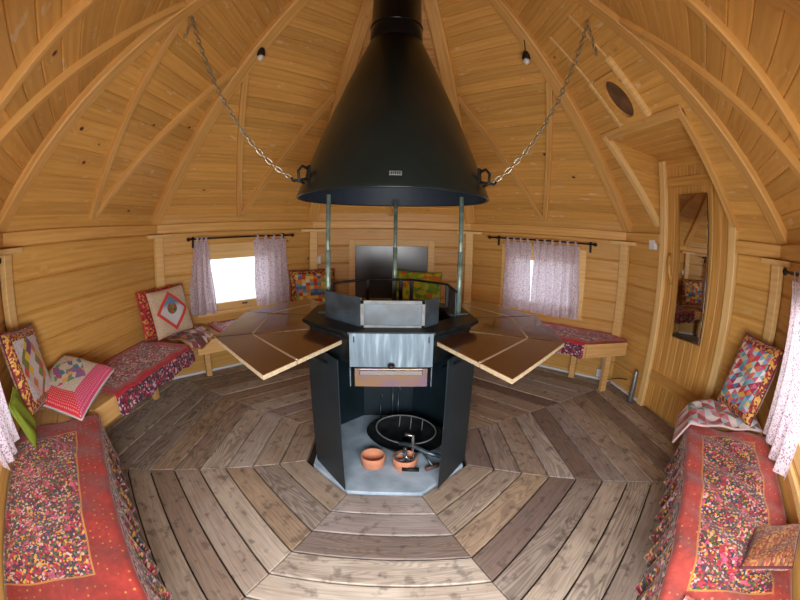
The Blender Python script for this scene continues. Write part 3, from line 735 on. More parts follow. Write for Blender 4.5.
# ------------------------------------------------------------------ quilts on the benches
def quilt(name, ang, s0, s1, zhem, label, mat, a_back=2.235, ruffle_amp=.02, hang_mat=None, lift=.012, folds=7, wr=.004, front=AB - .022, s1f=None, cat='quilt'):
    e, t = facet(ang); root = empty(name, e * 1.9 + UP * (ZB + .002) + t * ((s0 + s1) / 2)); tag(root, label, cat, 'quilted bench covers')
    prof = []     # (a, z, hangfactor, arc)
    zt_ = ZB + lift
    n1 = 26
    for i in range(n1 + 1): prof.append((a_back + (front + .02 - a_back) * i / n1, zt_, 0))
    for i in range(1, 5):
        f = i / 4 * math.pi / 2; prof.append((front + .02 - .02 * math.sin(f), zt_ - .02 + .02 * math.cos(f), 0))
    n2 = 16; ztop2 = zt_ - .02
    hang = [(front, ztop2 + (zhem - ztop2) * i / n2, i / n2) for i in range(n2 + 1)]
    nu = 90
    def make(nm, pr, mt, arc0, amp):
        vs, fs, uvs = [], [], []; arc = arc0; last = None
        ph = random.random() * 6
        for j, (a, z, h) in enumerate(pr):
            if last: arc += math.hypot(a - last[0], z - last[1])
            last = (a, z)
            for i in range(nu + 1):
                u = i / nu; s = s0 + ((s1f(a) if s1f else s1) - s0) * u
                # keep inside the mitre of neighbouring walls
                lim = min(a, 2.19) * T8 + .0
                s_ = max(-lim, min(1e9 if s1f else lim, s)) if abs(s) > lim and a > 1.75 else s
                bump = wr * (math.sin(s * 17 + a * 9 + ph) + math.sin(s * 29 - a * 23)) * (1 if h == 0 else 0) * (1 if j > 0 else 0)
                d = amp * h * (math.sin(s * folds * 6.28 + ph) + .5 * math.sin(s * folds * 14.1 + 1)) + amp * h
                zz = z + bump + (.010 * h * math.sin(s * 21 + ph) if h else 0)
                vs.append(e * (a - d) + t * s_ + UP * zz - root.location); uvs.append((u * (s1 - s0), arc))
        for j in range(len(pr) - 1):
            for i in range(nu):
                q = j * (nu + 1) + i; fs.append((q, q + 1, q + nu + 2, q + nu + 1))
        o = mesh_obj(nm, vs, fs, mt, root, True, uvs)
        sm = o.modifiers.new('thick', 'SOLIDIFY'); sm.thickness = .006; sm.offset = -1
        return arc
    arc = make('top_cloth', prof, mat, 0, 0)
    make('flounce', hang, hang_mat or mat, arc, ruffle_amp)
    return root
FLOW = (srgb(196, 84, 108), srgb(170, 44, 60))
topd = 2.235 - (AB - .022)
H_DARK = print_mat('dark_floral_flounce', [srgb(110, 24, 44), srgb(40, 36, 60), srgb(170, 60, 90), srgb(206, 170, 180), srgb(60, 70, 60), srgb(150, 30, 50), srgb(80, 40, 80)], 75)
H_LILAC = print_mat('lilac_floral_flounce', PAL_LILAC, 70)
H_MIX = print_mat('bright_floral_flounce', PAL_MIX, 95)
quilt('bench_quilt', -45, -.70, .60, .22, 'long floral quilt with red dotted border and gold line, beside cushion pile',
      quilt_mat('quilt_print_gold', (0.0, -.25, 1.30, topd + .02), .165, PAL_MIX, srgb(150, 42, 32), 105, FLOW, fscale=20), hang_mat=H_MIX)
quilt('bench_quilt', 45, -.48, .80, .26, 'floral quilt with red border coloured paler as if lit, in front of the patchwork mat',
      quilt_mat('quilt_print_lit_red', (0.0, 0.0, 1.28, topd + .02), .11, PAL_MIX, srgb(168, 62, 52), 105, FLOW, fscale=20, dots=srgb(226, 190, 150)), hang_mat=H_MIX, wr=.006)  # same red print, border colours lifted to carry brighter light
quilt('bench_quilt', -90, -.50, .575, .372, 'dark red floral quilt along the left wall between cushions',
      quilt_mat('quilt_print_red', (0.0, -.02, 1.075, topd + .03), .09, PAL_LILAC + PAL_WINE, srgb(186, 44, 56), 75, None, srgb(170, 90, 90), srgb(214, 120, 120)), hang_mat=H_DARK, ruffle_amp=.006)
quilt('bench_quilt', -135, -.42, .60, .372, 'lilac floral quilt under the bright uncovered window',
      quilt_mat('quilt_print_lilac', (0.0, -.02, 1.02, topd + .03), .05, PAL_LILAC, srgb(176, 50, 64), 70, None, srgb(180, 120, 130), srgb(214, 150, 150)), hang_mat=H_LILAC, ruffle_amp=.006)
quilt('bench_quilt', 135, -.60, .655, .378, 'raspberry red quilt under the window with closed curtains',
      quilt_mat('quilt_print_raspberry', (0.0, -.02, 1.30, topd + .03), .13, PAL_LILAC + PAL_WINE, srgb(186, 44, 58), 75, None, srgb(180, 70, 80), srgb(214, 120, 130)), hang_mat=H_DARK, ruffle_amp=.006, s1f=lambda a: min(a - .985, 3.10 - a))
quilt('bench_quilt', 180, -.60, .60, .345, 'wine red print quilt on the bench behind the grill',
      quilt_mat('quilt_print_wine', (0.0, -.02, 1.2, topd + .03), .08, PAL_WINE, srgb(160, 40, 52), 70), hang_mat=H_DARK, ruffle_amp=.006)

def mat_sheet(name, corners, z, label, mat, drop=None, n=26, wr=.005, sink=None):
    """small quilted mat given by four plan corners; edge 0-1 can hang down by `drop`"""
    c = [V((x, y, 0)) for x, y in corners]; root = empty(name, V((sum(p.x for p in c) / 4, sum(p.y for p in c) / 4, z))); tag(root, label, 'mat')
    vs, fs, uvs = [], [], []
    for j in range(n + 1):
        for i in range(n + 1):
            u, v = i / n, j / n
            p = (c[0] * (1 - u) + c[1] * u) * (1 - v) + (c[3] * (1 - u) + c[2] * u) * v
            zz = z + wr * (math.sin(u * 13 + v * 5) + math.sin(v * 17 - u * 7)) + .004
            if sink: p, zz = sink(p, zz)
            vs.append(V((p.x, p.y, zz)) - root.location); uvs.append((u, v))
    for j in range(n):
        for i in range(n):
            q = j * (n + 1) + i; fs.append((q, q + 1, q + n + 2, q + n + 1))
    o = mesh_obj('mat_cloth', vs, fs, mat, root, True, uvs)
    sm = o.modifiers.new('thick', 'SOLIDIFY'); sm.thickness = .012; sm.offset = 0
    # bound edge
    b = [k for k in range(n + 1)] + [(k + 1) * (n + 1) - 1 for k in range(1, n + 1)] + [n * (n + 1) + k for k in range(n - 1, -1, -1)] + [k * (n + 1) for k in range(n - 1, 0, -1)]
    g, f = tube_geo([vs[k] for k in b], .007, 6, True)
    return root, g, f
def bound(root, g, f, mat): mesh_obj('binding', g, f, mat, root, True)
def sink45(p, z):
    a = (p.x - p.y) * .7071; h = 0
    for over in (AB - .02 - a, p.y + .69):
        if over > 0: h = max(h, over)
    if h > 0:
        z -= h * 1.7
    return p, z
M_MATR = patch_mat('triangle_patchwork', [srgb(190, 50, 56), srgb(214, 206, 206), srgb(170, 190, 204), srgb(150, 40, 50), srgb(224, 216, 212), srgb(90, 110, 80), srgb(200, 120, 130)], 7, .785, tri=True)
r_, g_, f_ = mat_sheet('patchwork_mat', [(1.42, -.86), (1.68, -.63), (2.08, -.84), (1.92, -1.20)], ZB + .035, 'red and pale blue patchwork mat at the bench end near the door', M_MATR, sink=sink45)
bound(r_, g_, f_, print_mat('mat_binding_print', PAL_MIX, 50))
def sink112(p, z):
    a = max(-p.x, (-p.x + p.y) * .7071); over = AB - .03 - a
    if over > 0: z -= over * .9
    return p, z
M_MATL = patch_mat('wine_patchwork', [srgb(150, 50, 60), srgb(206, 196, 196), srgb(110, 50, 56), srgb(190, 160, 160), srgb(130, 30, 50), srgb(210, 204, 200), srgb(90, 60, 70), srgb(176, 120, 60)], 6, .5, tri=True)
r_, g_, f_ = mat_sheet('patchwork_mat', [(-2.12, .74), (-1.62, .50), (-1.57, .86), (-1.93, 1.16)], ZB + .03, 'crumpled wine patchwork mat in front of the diamond cushion', M_MATL, sink=sink112, wr=.008)
bound(r_, g_, f_, plain('mustard_binding', srgb(170, 128, 52), .8, 0, .2, 30))

# ------------------------------------------------------------------ cushions
def cushion(name, c, normal, up, w_, h_, th, mat, backmat, label, pipe=None, sag=0.0, roll=0.0):
    n = V(normal).normalized(); y = V(up); x = y.cross(n).normalized(); y = n.cross(x)
    m = Matrix((x, y, n)).transposed().to_4x4() @ Matrix.Rotation(roll, 4, 'Z')
    m.translation = V(c)
    root = empty(name, V(c)); tag(root, label, 'cushion', 'cushions on the benches')
    N = 20
    def surf(sg):
        vs, uvs = [], []
        for j in range(N + 1):
            for i in range(N + 1):
                u, v = i / N * 2 - 1, j / N * 2 - 1
                pinch = 1 - .06 * (1 - abs(u)) * 0
                k = max(0, (1 - u ** 4)) ** .5 * max(0, (1 - v ** 4)) ** .5
                ex = 1 - .05 * (1 - v * v) * abs(u) ** 3; ey = 1 - .05 * (1 - u * u) * abs(v) ** 3
                zz = sg * (th / 2 * k ** .8 + .003) + .006 * math.sin(5 * u + 3 * v) * k - sag * (u * u) * (1 if v > 0 else .3)
                vs.append((u * w_ / 2 * ex, v * h_ / 2 * ey, zz)); uvs.append(((u + 1) / 2, (v + 1) / 2))
        return vs, uvs
    fs = []
    for j in range(N):
        for i in range(N):
            q = j * (N + 1) + i; fs.append((q, q + 1, q + N + 2, q + N + 1))
    vs, uv = surf(1); o = mesh_obj('front_panel', vs, fs, mat, root, True, uv); o.matrix_local = Matrix.Translation(-root.location) @ m
    vb, uvb = surf(-1); o = mesh_obj('back_panel', vb, [f[::-1] for f in fs], backmat, root, True, uvb); o.matrix_local = Matrix.Translation(-root.location) @ m
    b = [k for k in range(N + 1)] + [(k + 1) * (N + 1) - 1 for k in range(1, N + 1)] + [N * (N + 1) + k for k in range(N - 1, -1, -1)] + [k * (N + 1) for k in range(N - 1, 0, -1)]
    g, f = tube_geo([(V(vs[k]) + V(vb[k])) / 2 for k in b], .006, 6, True)
    o = mesh_obj('piping', g, f, pipe or backmat, root, True); o.matrix_local = Matrix.Translation(-root.location) @ m
    return root
def corner_dir(c):
    a = math.radians(c); return V((math.sin(a), -math.cos(a), 0)), V((-math.cos(a), -math.sin(a), 0))
M_GOLD = print_mat('gold_red_brocade', PAL_GOLD, 40)
M_REDF = print_mat('red_yellow_floral', [srgb(170, 36, 44), srgb(200, 150, 60), srgb(150, 28, 40), srgb(190, 60, 50), srgb(120, 24, 36)], 26)
M_BROWNG = print_mat('brown_gold_print', [srgb(120, 76, 46), srgb(160, 112, 56), srgb(96, 44, 34), srgb(140, 60, 40)], 30)
M_LIMEC = plain('lime_green_cotton', srgb(130, 150, 40), .8, 0, .2, 20)
M_WHITEC = plain('off_white_cotton', srgb(206, 200, 200), .85, 0, .1, 20)
e, t = corner_dir(-112.5)
cushion('cushion', e * 2.12 + t * -.075 + UP * (ZB + .255), -e + UP * .28, UP, .44, .42, .10, diamond_mat(), M_REDF, 'beige cushion with red-edged diamond picture, propped in a corner', plain('wine_piping', srgb(150, 30, 44), .8), roll=.05)
cushion('cushion', e * 2.22 + t * -.15 + UP * (ZB + .25), -e + UP * .2 , UP, .42, .42, .07, M_REDF, M_REDF, 'red and gold floral cushion tucked behind the diamond cushion', roll=.02)
e, t = corner_dir(-67.5)
cushion('cushion', e * 2.20 + t * -.13 + UP * (ZB + .30), -e + t * .15 + UP * .25, UP, .44, .44, .10, flower_mat(), M_GOLD, 'cushion with star flower patchwork and gold brocade border, leaning left', M_GOLD, roll=-.12)
cushion('cushion', e * 2.11 + t * -.43 + UP * (ZB + .16), -e + t * .45 + UP * .3, UP, .20, .24, .05, M_LIMEC, M_LIMEC, 'small lime green cushion beside the star flower cushion', M_LIMEC, roll=.1)
cushion('cushion', V((-1.92, -.68, ZB + .115)), V((.20, -.20, 1)), V((-.22, 1, 0)), .46, .50, .12, redborder_mat(), M_WHITEC, 'cushion with red and pink dotted borders lying on the bench', M_WHITEC)
e, t = corner_dir(-157.5)
cushion('cushion', e * 2.16 + t * -.05 + UP * (ZB + .265), -e + UP * .25, UP, .52, .44, .10, patch_mat('bright_squares', PAL_BRIGHT, 12, 0, PAL_GOLD, .11), M_GOLD, 'bright yellow and blue patchwork cushion in the back corner', M_GOLD)
cushion('cushion', V((.31, 2.08, ZB + .245)), V((0, -1, .3)), UP, .52, .44, .12, print_mat('lime_orange_print', PAL_LIME, 9), M_LIMEC, 'lime green and orange cushion below the dark panel', M_LIMEC, roll=-.05)
cushion('cushion', V((1.97, -.945, ZB + .25)), V((-1, .26, .34)), UP, .40, .46, .11, patch_mat('blue_red_squares', PAL_PATCH, 10, .3, PAL_GOLD, .11, tri=True), M_GOLD, 'blue and red patchwork cushion leaning upright on the mat', M_GOLD)
cushion('cushion', V((1.13, -1.84, ZB + .06)), V((-.2, .3, 1)), V((0, 1, 0)), .22, .22, .07, M_BROWNG, M_GOLD, 'brown and gold print cushion lying at the end of the paler-bordered quilt', M_GOLD, roll=.5)

# ------------------------------------------------------------------ grill
GC = V((-.041, .0587, 0))
gr = empty('grill', GC); tag(gr, 'octagonal black steel grill with open front on a concrete hearth', 'grill')
def pol(r, deg, z=0): a = math.radians(deg); return V((r * math.sin(a), -r * math.cos(a), z))
def plate(name, p, q, z0, z1, th, mat, parent, ztop2=None):
    """vertical plate between plan points p,q (relative to the grill), face to the outside on the right-hand side of p->q"""
    p, q = GC + V((p.x, p.y, 0)), GC + V((q.x, q.y, 0)); d = (q - p)
    return board(name, frame(p, d, UP), [(0, z0), (d.length, z0), (d.length, ztop2 or z1), (0, z1)], th, .0015, mat, parent)
# concrete hearth slab
hs = board('hearth_slab', Matrix.Translation(FC), clip(clip(ring(FH - .004, FROT), 1, 0, .465), -1, 0, .455), .03, .004, M_SLAB, None)
hs.data.name = 'hearth_slab'
tag(hs, 'blue-grey octagonal concrete hearth slab under the grill', 'hearth')
for v in hs.data.vertices: v.co.z += .014
RB = .485
angs = [-112.5, -67.5, -27.5]
bp = {27.5: pol(.545, 29.5), 67.5: pol(.51, 67.5), 112.5: pol(RB, 112.5), 157.5: pol(RB, 157.5), -157.5: pol(RB, -157.5), -112.5: pol(RB, -112.5), -67.5: pol(.49, -67.5), -27.5: pol(.545, -27.5)}
seq = [27.5, 67.5, 112.5, 157.5, -157.5, -112.5, -67.5, -27.5]
for a_, b_ in zip(seq[:-1], seq[1:]):
    plate('base_panel', bp[a_], bp[b_], .016, .80, .004, M_BLACK, gr)
# firebox: upper drum between base and ledge
ob = [pol(.475, 22.5 + 45 * i) for i in range(8)]
for i in range(8):
    if i == 7: continue
    plate('firebox_panel', ob[i], ob[(i + 1) % 8], .76, .915, .005, M_SOOT, gr)
bt = board('firebox_floor', Matrix.Translation(GC + UP * .79), ring(.43), .01, .002, M_SOOT, gr)
fp = plate('front_plate', V((-.197, -.455)), V((.197, -.455)), .758, .925, .012, M_STREAK, gr); fp['label'] = 'grey steel front plate'
for sx in (-.175, .175):
    under(box('slot', GC + V((sx, -.4552, .895)), V((1, 0, 0)), UP, .006, .03, .002, M_IRON, gr, .0004), fp)
under(box('knob_stem', GC + V((0, -.463, .775)), V((1, 0, 0)), UP, .012, .012, .022, M_IRON, gr), fp)
under(lathe('knob', [(0, -.012), (.014, -.010), (.018, 0), (.014, .010), (0, .012)], 14, M_IRON, GC + V((0, -.482, .775)), gr), fp)
# ash drawer
dw = plate('ash_drawer', V((-.175, -.45)), V((.175, -.45)), .655, .75, .30, M_TEMPER, gr); dw['label'] = 'heat-tinted steel ash drawer'
under(box('drawer_lip', GC + V((0, -.456, .733)), V((1, 0, 0)), UP, .30, .026, .016, M_CHROME, gr), dw)
for sx in (-1, 1):
    pts = [GC + V((sx * .195, -.40, .755)), GC + V((sx * .195, -.40, .655))]
    box('drawer_cheek', GC + V((sx * .196, -.34, .70)), V((0, 1, 0)), UP, .20, .10, .006, M_STEEL, gr)
# ledge
lp = [pol(.515, 67.5), pol(.50, 112.5), pol(.50, 157.5), pol(.50, -157.5), pol(.50, -112.5), pol(.515, -67.5)]
lp = [V((-.205, -.447)), V((.205, -.447))] + lp
inner = [pol(.36, a_) for a_ in (-22.5, 22.5, 67.5, 112.5, 157.5, -157.5, -112.5, -67.5)]
n8 = 8
vs = [V((p.x, p.y, .928)) for p in lp] + [V((p.x, p.y, .928)) for p in inner] + [V((p.x, p.y, .914)) for p in lp] + [V((p.x, p.y, .80)) for p in inner]
fs = []
for i in range(8):
    j = (i + 1) % 8
    fs.append((i, j, 8 + j, 8 + i)); fs.append((16 + i, 16 + j, j, i)); fs.append((8 + i, 8 + j, 24 + j, 24 + i)); fs.append((24 + i, 24 + j, 16 + j, 16 + i))
mesh_obj('ledge', vs, fs, M_SOOT, gr)
# windshield
RS = .385; ws = {a_: pol(RS, a_) for a_ in (-112.5, -67.5, -22.5, 22.5, 67.5, 112.5, 157.5, -157.5)}
ws[-112.5] = pol(RS, -112.5); ZS0, ZS1 = .928, 1.075
def shield(p, q, z0, z1, ztop2=None, mat=M_SHIELD, nm='windshield_plate'): return plate(nm, p, q, z0, z1, .004, mat, gr, ztop2)
shield(ws[-112.5], ws[-67.5], ZS0, ZS1)
shield(ws[-67.5], ws[-22.5], ZS0, ZS1)
f0, f1 = V((-.150, -.36, 0)), V((.163, -.36, 0))
shield(f0, f1, ZS0, ZS1 - .012)
for (x0, x1, z0, z1) in ((-.150, .163, ZS1 - .03, ZS1 - .012), (-.150, .163, ZS0, ZS0 + .014), (-.150, -.132, ZS0, ZS1 - .012), (.145, .163, ZS0, ZS1 - .012)):
    plate('shield_frame', V((x0, -.364)), V((x1, -.364)), z0, z1, .003, M_FRAME, gr)
shield(f1, f1 + (ws[67.5] - f1) * .42, ZS0, ZS1 - .01)
shield(ws[67.5] + (ws[112.5] - ws[67.5]) * 0 , ws[67.5] + (ws[112.5] - ws[67.5]) * .75, ZS0 + .01, ZS1)
rail = [GC + V((p.x, p.y, ZS1)) for p in (ws[67.5], ws[112.5], ws[157.5], ws[-157.5], ws[-112.5])]
tube('shield_rail', rail, .008, M_IRON, gr)
for p in (ws[112.5], ws[157.5], ws[-157.5]):
    box('rail_post', GC + V((p.x, p.y, (ZS0 + ZS1) / 2)), V((1, 0, 0)), UP, .024, ZS1 - ZS0, .012, M_IRON, gr)
box('rail_post', GC + V((.075, .355, (ZS0 + ZS1) / 2)), V((1, 0, 0)), UP, .028, ZS1 - ZS0, .012, M_IRON, gr)

# tables round the grill
def side_table(deg, label):
    e, t = facet(deg); root = empty('side_table', GC + e * .7 + UP * .85); tag(root, label, 'table', 'fold-out tables round the grill')
    zt2 = .872; hw = lambda d: .10 + (d - .39) * .385
    m = frame(GC + UP * zt2, t, e)
    def leaf(nm, d0, d1):
        pl = [(-hw(d0), d0), (hw(d0), d0), (hw(d1), d1), (-hw(d1), d1)]
        b1 = board(nm, m, pl, .004, .0008, M_TABLE, root)
        b2 = under(board('board_edge', m @ Matrix.Translation((0, 0, -.0041)), pl, .019, .001, M_CHIP, root), b1)
    leaf('inner_leaf', .36, .752); leaf('outer_leaf', .758, .945)
    board('hinge_strip', m @ Matrix.Translation((0, 0, .0012)), rect(-hw(.75), hw(.75), .749, .761), .004, .0006, M_STRIP, root)
    for s in (-1, 1):
        p0 = GC + e * .44 + t * (s * .06) + UP * .72; p1 = GC + e * .66 + t * (s * .09) + UP * (zt2 - .026)
        tube('bracket', [p0, p1], .008, M_IRON, root, 6)
for deg, lb in ((-47.5, 'brown fold-out table pointing at the dark red quilt'), (44.5, 'brown fold-out table pointing at the door'),
                (-84.5, 'brown fold-out table catching window light, before the lilac quilt'), (81.5, 'brown fold-out table before the raspberry quilt'),
                (-121.5, 'brown fold-out table before the bright patchwork cushion'), (118.5, 'brown fold-out table before the closed curtains')):
    side_table(deg, lb)

# smoke hood and flue
HC = V((-.036, .0587, 0))
hd = empty('smoke_hood', HC + UP * 1.56); tag(hd, 'large dark conical smoke hood with flue pipe over the grill', 'hood')
lathe('hood_cone', [(.538, 1.582), (.54, 1.590), (.535, 1.60), (.152, 2.63), (.148, 2.63), (.527, 1.60), (.527, 1.582)], 64, M_HOOD, HC, hd, True, True)
lathe('hood_liner', [(.5255, 1.583), (.5255, 1.60), (.146, 2.63)], 64, plain('sooty_blue_enamel', srgb(24, 38, 50), .6), HC, hd)
rm = [HC + pol(.537, a_, 1.584) for a_ in range(0, 360, 6)]
tube('hood_rim', rm, .006, M_HOOD, hd, 8, True)
lathe('flue_pipe', [(.160, 2.60), (.163, 2.605), (.163, 2.735), (.158, 2.742), (.158, 4.35)], 48, M_PIPE, HC, hd)
lathe('flue_collar', [(.1605, 2.722), (.166, 2.725), (.166, 2.733), (.1605, 2.736)], 48, M_PIPE, HC, hd)
hood_r = lambda z: .535 - (z - 1.6) * (.535 - .152) / (2.63 - 1.6)
bdg = box('badge', HC + V((0, -(hood_r(1.645) + .003), 1.645)), V((1, 0, 0)), V((0, .37, 1)), .055, .022, .004, M_FRAME, hd, .001); bdg['label'] = 'small silver maker plate'
for i in range(5):
    under(box('badge_mark', HC + V((-.018 + .009 * i, -(hood_r(1.645) + .0055), 1.645)), V((1, 0, 0)), V((0, .37, 1)), .004, .011 if i % 2 else .013, .001, M_IRON, hd, .0002), bdg)
for sg, dg in ((-1, -57), (1, 57)):
    base = HC + pol(hood_r(1.68) + .006, dg, 1.68); out = pol(1, dg)
    box('hook_plate', base, out.cross(UP), UP, .03, .10, .012, M_IRON, hd)
    tube('hook', [base + UP * .03, base + out * .035 + UP * .045, base + out * .055 + UP * .02, base + out * .05 - UP * .03, base + out * .02 - UP * .045], .008, M_IRON, hd)
    tube('hook_lever', [base - UP * .02, base + out * .03 - UP * .03 + V((sg * .05, 0, 0)), base + V((sg * .085, -.01, -.015))], .007, M_IRON, hd)
for x, y in ((-.352, -.055), (.389, -.055), (.034, .385)):
    pp = GC + V((x, y, 0))
    sp_ = tube('support_pole', [pp + UP * .928, pp + UP * 1.60], .0125, M_POLE, hd, 12)
    under(tube('pole_sleeve', [pp + UP * .928, pp + UP * 1.29], .0155, M_POLE, hd, 12), sp_)
    if y < .3:
        under(box('pole_foot', pp + UP * .932, V((1, .3 * (1 if x > 0 else -1), 0)), V((0, 1, 0)), .12, .03, .006, M_STEEL, hd), sp_)

# ------------------------------------------------------------------ chains, lamps
def chain(p0, p1, sag, label, tail=None):
    pts = []
    p0, p1 = V(p0), V(p1); n = 40
    for i in range(n + 1):
        f = i / n; pts.append(p0.lerp(p1, f) - UP * (sag * 4 * f * (1 - f)))
    return pts
def chain_obj(paths, label, loc):
    vs, fs = [], []
    pitch, rl, rw, wr_ = .036, .024, .0105, .0036
    for pts in paths:
        ds = [0]
        for a_, b_ in zip(pts[:-1], pts[1:]): ds.append(ds[-1] + (b_ - a_).length)
        L = ds[-1]; k = 0; d = pitch / 2
        while d < L:
            i = max(j for j in range(len(ds)) if ds[j] <= d); i = min(i, len(pts) - 2)
            f = (d - ds[i]) / max(ds[i + 1] - ds[i], 1e-6); p = pts[i].lerp(pts[i + 1], f); dr_ = (pts[i + 1] - pts[i]).normalized()
            ref = V((0, 1, 0)) if abs(dr_.y) < .9 else V((1, 0, 0)); s1 = dr_.cross(ref).normalized(); s2 = dr_.cross(s1)
            sd = s1 if k % 2 else s2
            loop = [p + dr_ * (rl * math.cos(q * math.pi / 5)) + sd * (rw * math.sin(q * math.pi / 5)) for q in range(10)]
            g, f2 = tube_geo(loop, wr_, 5, True); b0 = len(vs)
            vs += [v - V(loc) for v in g]; fs += [tuple(b0 + x for x in ff) for ff in f2]
            d += pitch; k += 1
    o = mesh_obj('chain', vs, fs, M_CHAIN, None, True); o.location = loc
    tag(o, label, 'chain', 'chains holding the hood'); return o
for c, r0, z0, dg, lb, tl in ((-67.5, 1.27, 2.66, -72, 'steel chain running from hood to rafter over the left wall', .16), (67.5, 1.13, 2.73, 72, 'steel chain running from hood to rafter over the door', .26)):
    e, t = corner_dir(c); top = e * r0 + UP * z0
    a = HC + pol(hood_r(1.67) + .03, dg, 1.665)
    main = chain(top, a, .17, '')
    tail = [top + V((0, .02, 0)) - UP * (tl * i / 6) + e * (.02 * i / 6) for i in range(7)]
    chain_obj([main, tail], lb, top)
for c, r0, z0, lb in ((-112.5, 1.14, 2.80, 'small black socket lamp with white bulb on rafter left of hood'), (112.5, 1.03, 2.80, 'small black socket lamp with white bulb on rafter right of hood')):
    e, t = corner_dir(c); p = e * r0 + UP * z0
    zr = ZR + (A / math.cos(math.pi / 8) - r0) * KR * math.cos(math.pi / 8) - .085
    root = empty('socket_lamp', p); tag(root, lb, 'lamp', 'socket lamps on the rafters')
    tube('cord', [V((p.x, p.y, zr + .02)), p + UP * .05], .004, M_IRON, root, 6)
    lathe('socket', [(0, .07), (.018, .068), (.028, .045), (.034, .005), (.030, -.004), (0, -.004)], 16, M_RUBBER, p, root)
    lathe('bulb', [(0, -.004), (.022, -.004), (.027, -.018), (.022, -.038), (.012, -.048), (0, -.05)], 16, M_WHITE, p, root)

# roof vent hatch over the door
vm = roof_m(90); yv = (A - 1.515) * SL
vh = empty('vent_hatch', roof_pt(90, 0, 1.65)); tag(vh, 'sliding roof vent hatch with oval hole and two rails', 'vent')
# board with an oval hole
N = 32; outr = []
for i in range(N):
    a = 2 * math.pi * i / N; ca, sa = math.cos(a), math.sin(a); k = 1 / max(abs(ca) / .155, abs(sa) / .19)
    outr.append((ca * k, sa * k))
inn = [(.105 * math.cos(2 * math.pi * i / N), .150 * math.sin(2 * math.pi * i / N)) for i in range(N)]
vs = [(x, y, .034) for x, y in outr] + [(x, y, .034) for x, y in inn] + [(x, y, .001) for x, y in inn] + [(x, y, .001) for x, y in outr]
fs = []
for i in range(N):
    j = (i + 1) % N
    fs += [(i, j, N + j, N + i), (N + i, N + j, 2 * N + j, 2 * N + i), (3 * N + i, 3 * N + j, j, i)]
o = mesh_obj('hatch_board', vs, fs, M_ROOF); place(o, vm @ Matrix.Translation((.012, yv, 0)), vh)
o = mesh_obj('hole_shade', [(x, y, .0015) for x, y in inn], [tuple(range(N))], plain('shadowed_duct_wood', srgb(128, 92, 58), .8, 0, .6, 7)); place(o, vm @ Matrix.Translation((.012, yv, 0)), vh); o['label'] = 'flat disc toned dark as the shaded vent hole'  # flat disc on the roof boards; darkened brown stands in for shaded depth
for s, m0, m1, wd in ((-.165, 1.64, 1.38, .018), (.185, 1.64, 1.33, .018), (-.185, 1.38, 1.08, .009), (.165, 1.33, 1.08, .009)):
    board('rail', vm @ Matrix.Translation((s, 0, .042 if wd > .01 else .014)), rect(-wd, wd, (A - m0) * SL, (A - m1) * SL), .042 if wd > .01 else .014, .002, M_TRIM, vh)

# ------------------------------------------------------------------ things under the grill
def pot(x, y, label):
    p = FC + V((x, y, .0145))
    o = lathe('terracotta_pot', [(0, 0), (.066, 0), (.070, .006), (.071, .034), (.074, .038), (.076, .072), (.073, .076), (.067, .074), (.064, .014), (0, .012)], 28, M_TERRA, p)
    tag(o, label, 'pot'); return o
pot(-.088, -.215, 'empty terracotta pot standing clear on the concrete hearth')
pot(.105, -.235, 'terracotta pot with metal parts lying over it')
P0 = FC + V((.12, .0, .015))
gt = empty('griddle_pan', P0); tag(gt, 'black oval griddle pan with wire rim leaning under the grill', 'pan')
ca = math.radians(-22)
def lp3(x, y, z): return P0 + V((x * math.cos(ca) - y * math.sin(ca), x * math.sin(ca) + y * math.cos(ca), z))
vs, fs = [], []
Nn = 36; rings = [(.02, .035), (.16, .03), (.225, .045), (.262, .075), (.268, .082), (.255, .078)]
for r, z in rings:
    for i in range(Nn):
        a = 2 * math.pi * i / Nn; q = lp3(r * math.cos(a), r * .62 * math.sin(a), z + .035 * math.sin(a) * r / .24 + .02)
        vs.append(q - P0)
for j in range(len(rings) - 1):
    for i in range(Nn):
        k = (i + 1) % Nn; fs.append((j * Nn + i, j * Nn + k, (j + 1) * Nn + k, (j + 1) * Nn + i))
fs.append(tuple(range(Nn)))
o = mesh_obj('pan_body', vs, fs, M_SOOT, gt, True); sm = o.modifiers.new('thick', 'SOLIDIFY'); sm.thickness = .005
tube('wire_rim', [lp3(.20 * math.cos(2 * math.pi * i / 36), .125 * math.sin(2 * math.pi * i / 36), .135 + .035 * math.sin(2 * math.pi * i / 36)) for i in range(36)], .005, M_FRAME, gt, 6, True)
for k in (-.08, 0, .08): tube('rim_stay', [lp3(k, .1, .07), lp3(k, .12, .165)], .004, M_FRAME, gt, 6)
for k in (-.1, .1): tube('foot', [lp3(k, -.05, .045), lp3(k, -.06, -.0)], .008, M_IRON, gt, 6)
P1 = FC + V((.175, -.225, .015))
cl = empty('swivel_clamp', P1); tag(cl, 'steel swivel clamp with handles lying beside the terracotta pots', 'clamp')
C1 = lambda x, y, z: P1 + V((x, y, z))
tube('clamp_bar', [C1(-.10, .10, .10), C1(-.02, .06, .11), C1(.06, .0, .095), C1(.16, -.04, .08)], .015, M_STEEL, cl)
tube('clamp_screw', [C1(-.02, .05, .02), C1(-.02, .05, .19), C1(-.07, .05, .20)], .011, M_CHROME, cl)
tube('clamp_jaw', [C1(-.07, .02, .12), C1(-.07, -.02, .08), C1(-.03, -.03, .05), C1(.0, .0, .09)], .014, M_CHROME, cl)
tube('ring', [C1(-.10 + .03 * math.cos(i * .5236), -.03, .085 + .03 * math.sin(i * .5236)) for i in range(12)], .007, M_STEEL, cl, 6, True)
tube('grip', [C1(-.09, -.085, .03), C1(.01, -.095, .03)], .013, M_RUBBER, cl)
tube('grip', [C1(.05, -.09, .03), C1(.13, -.06, .035)], .013, plain('brown_grip', srgb(96, 70, 58), .6), cl)
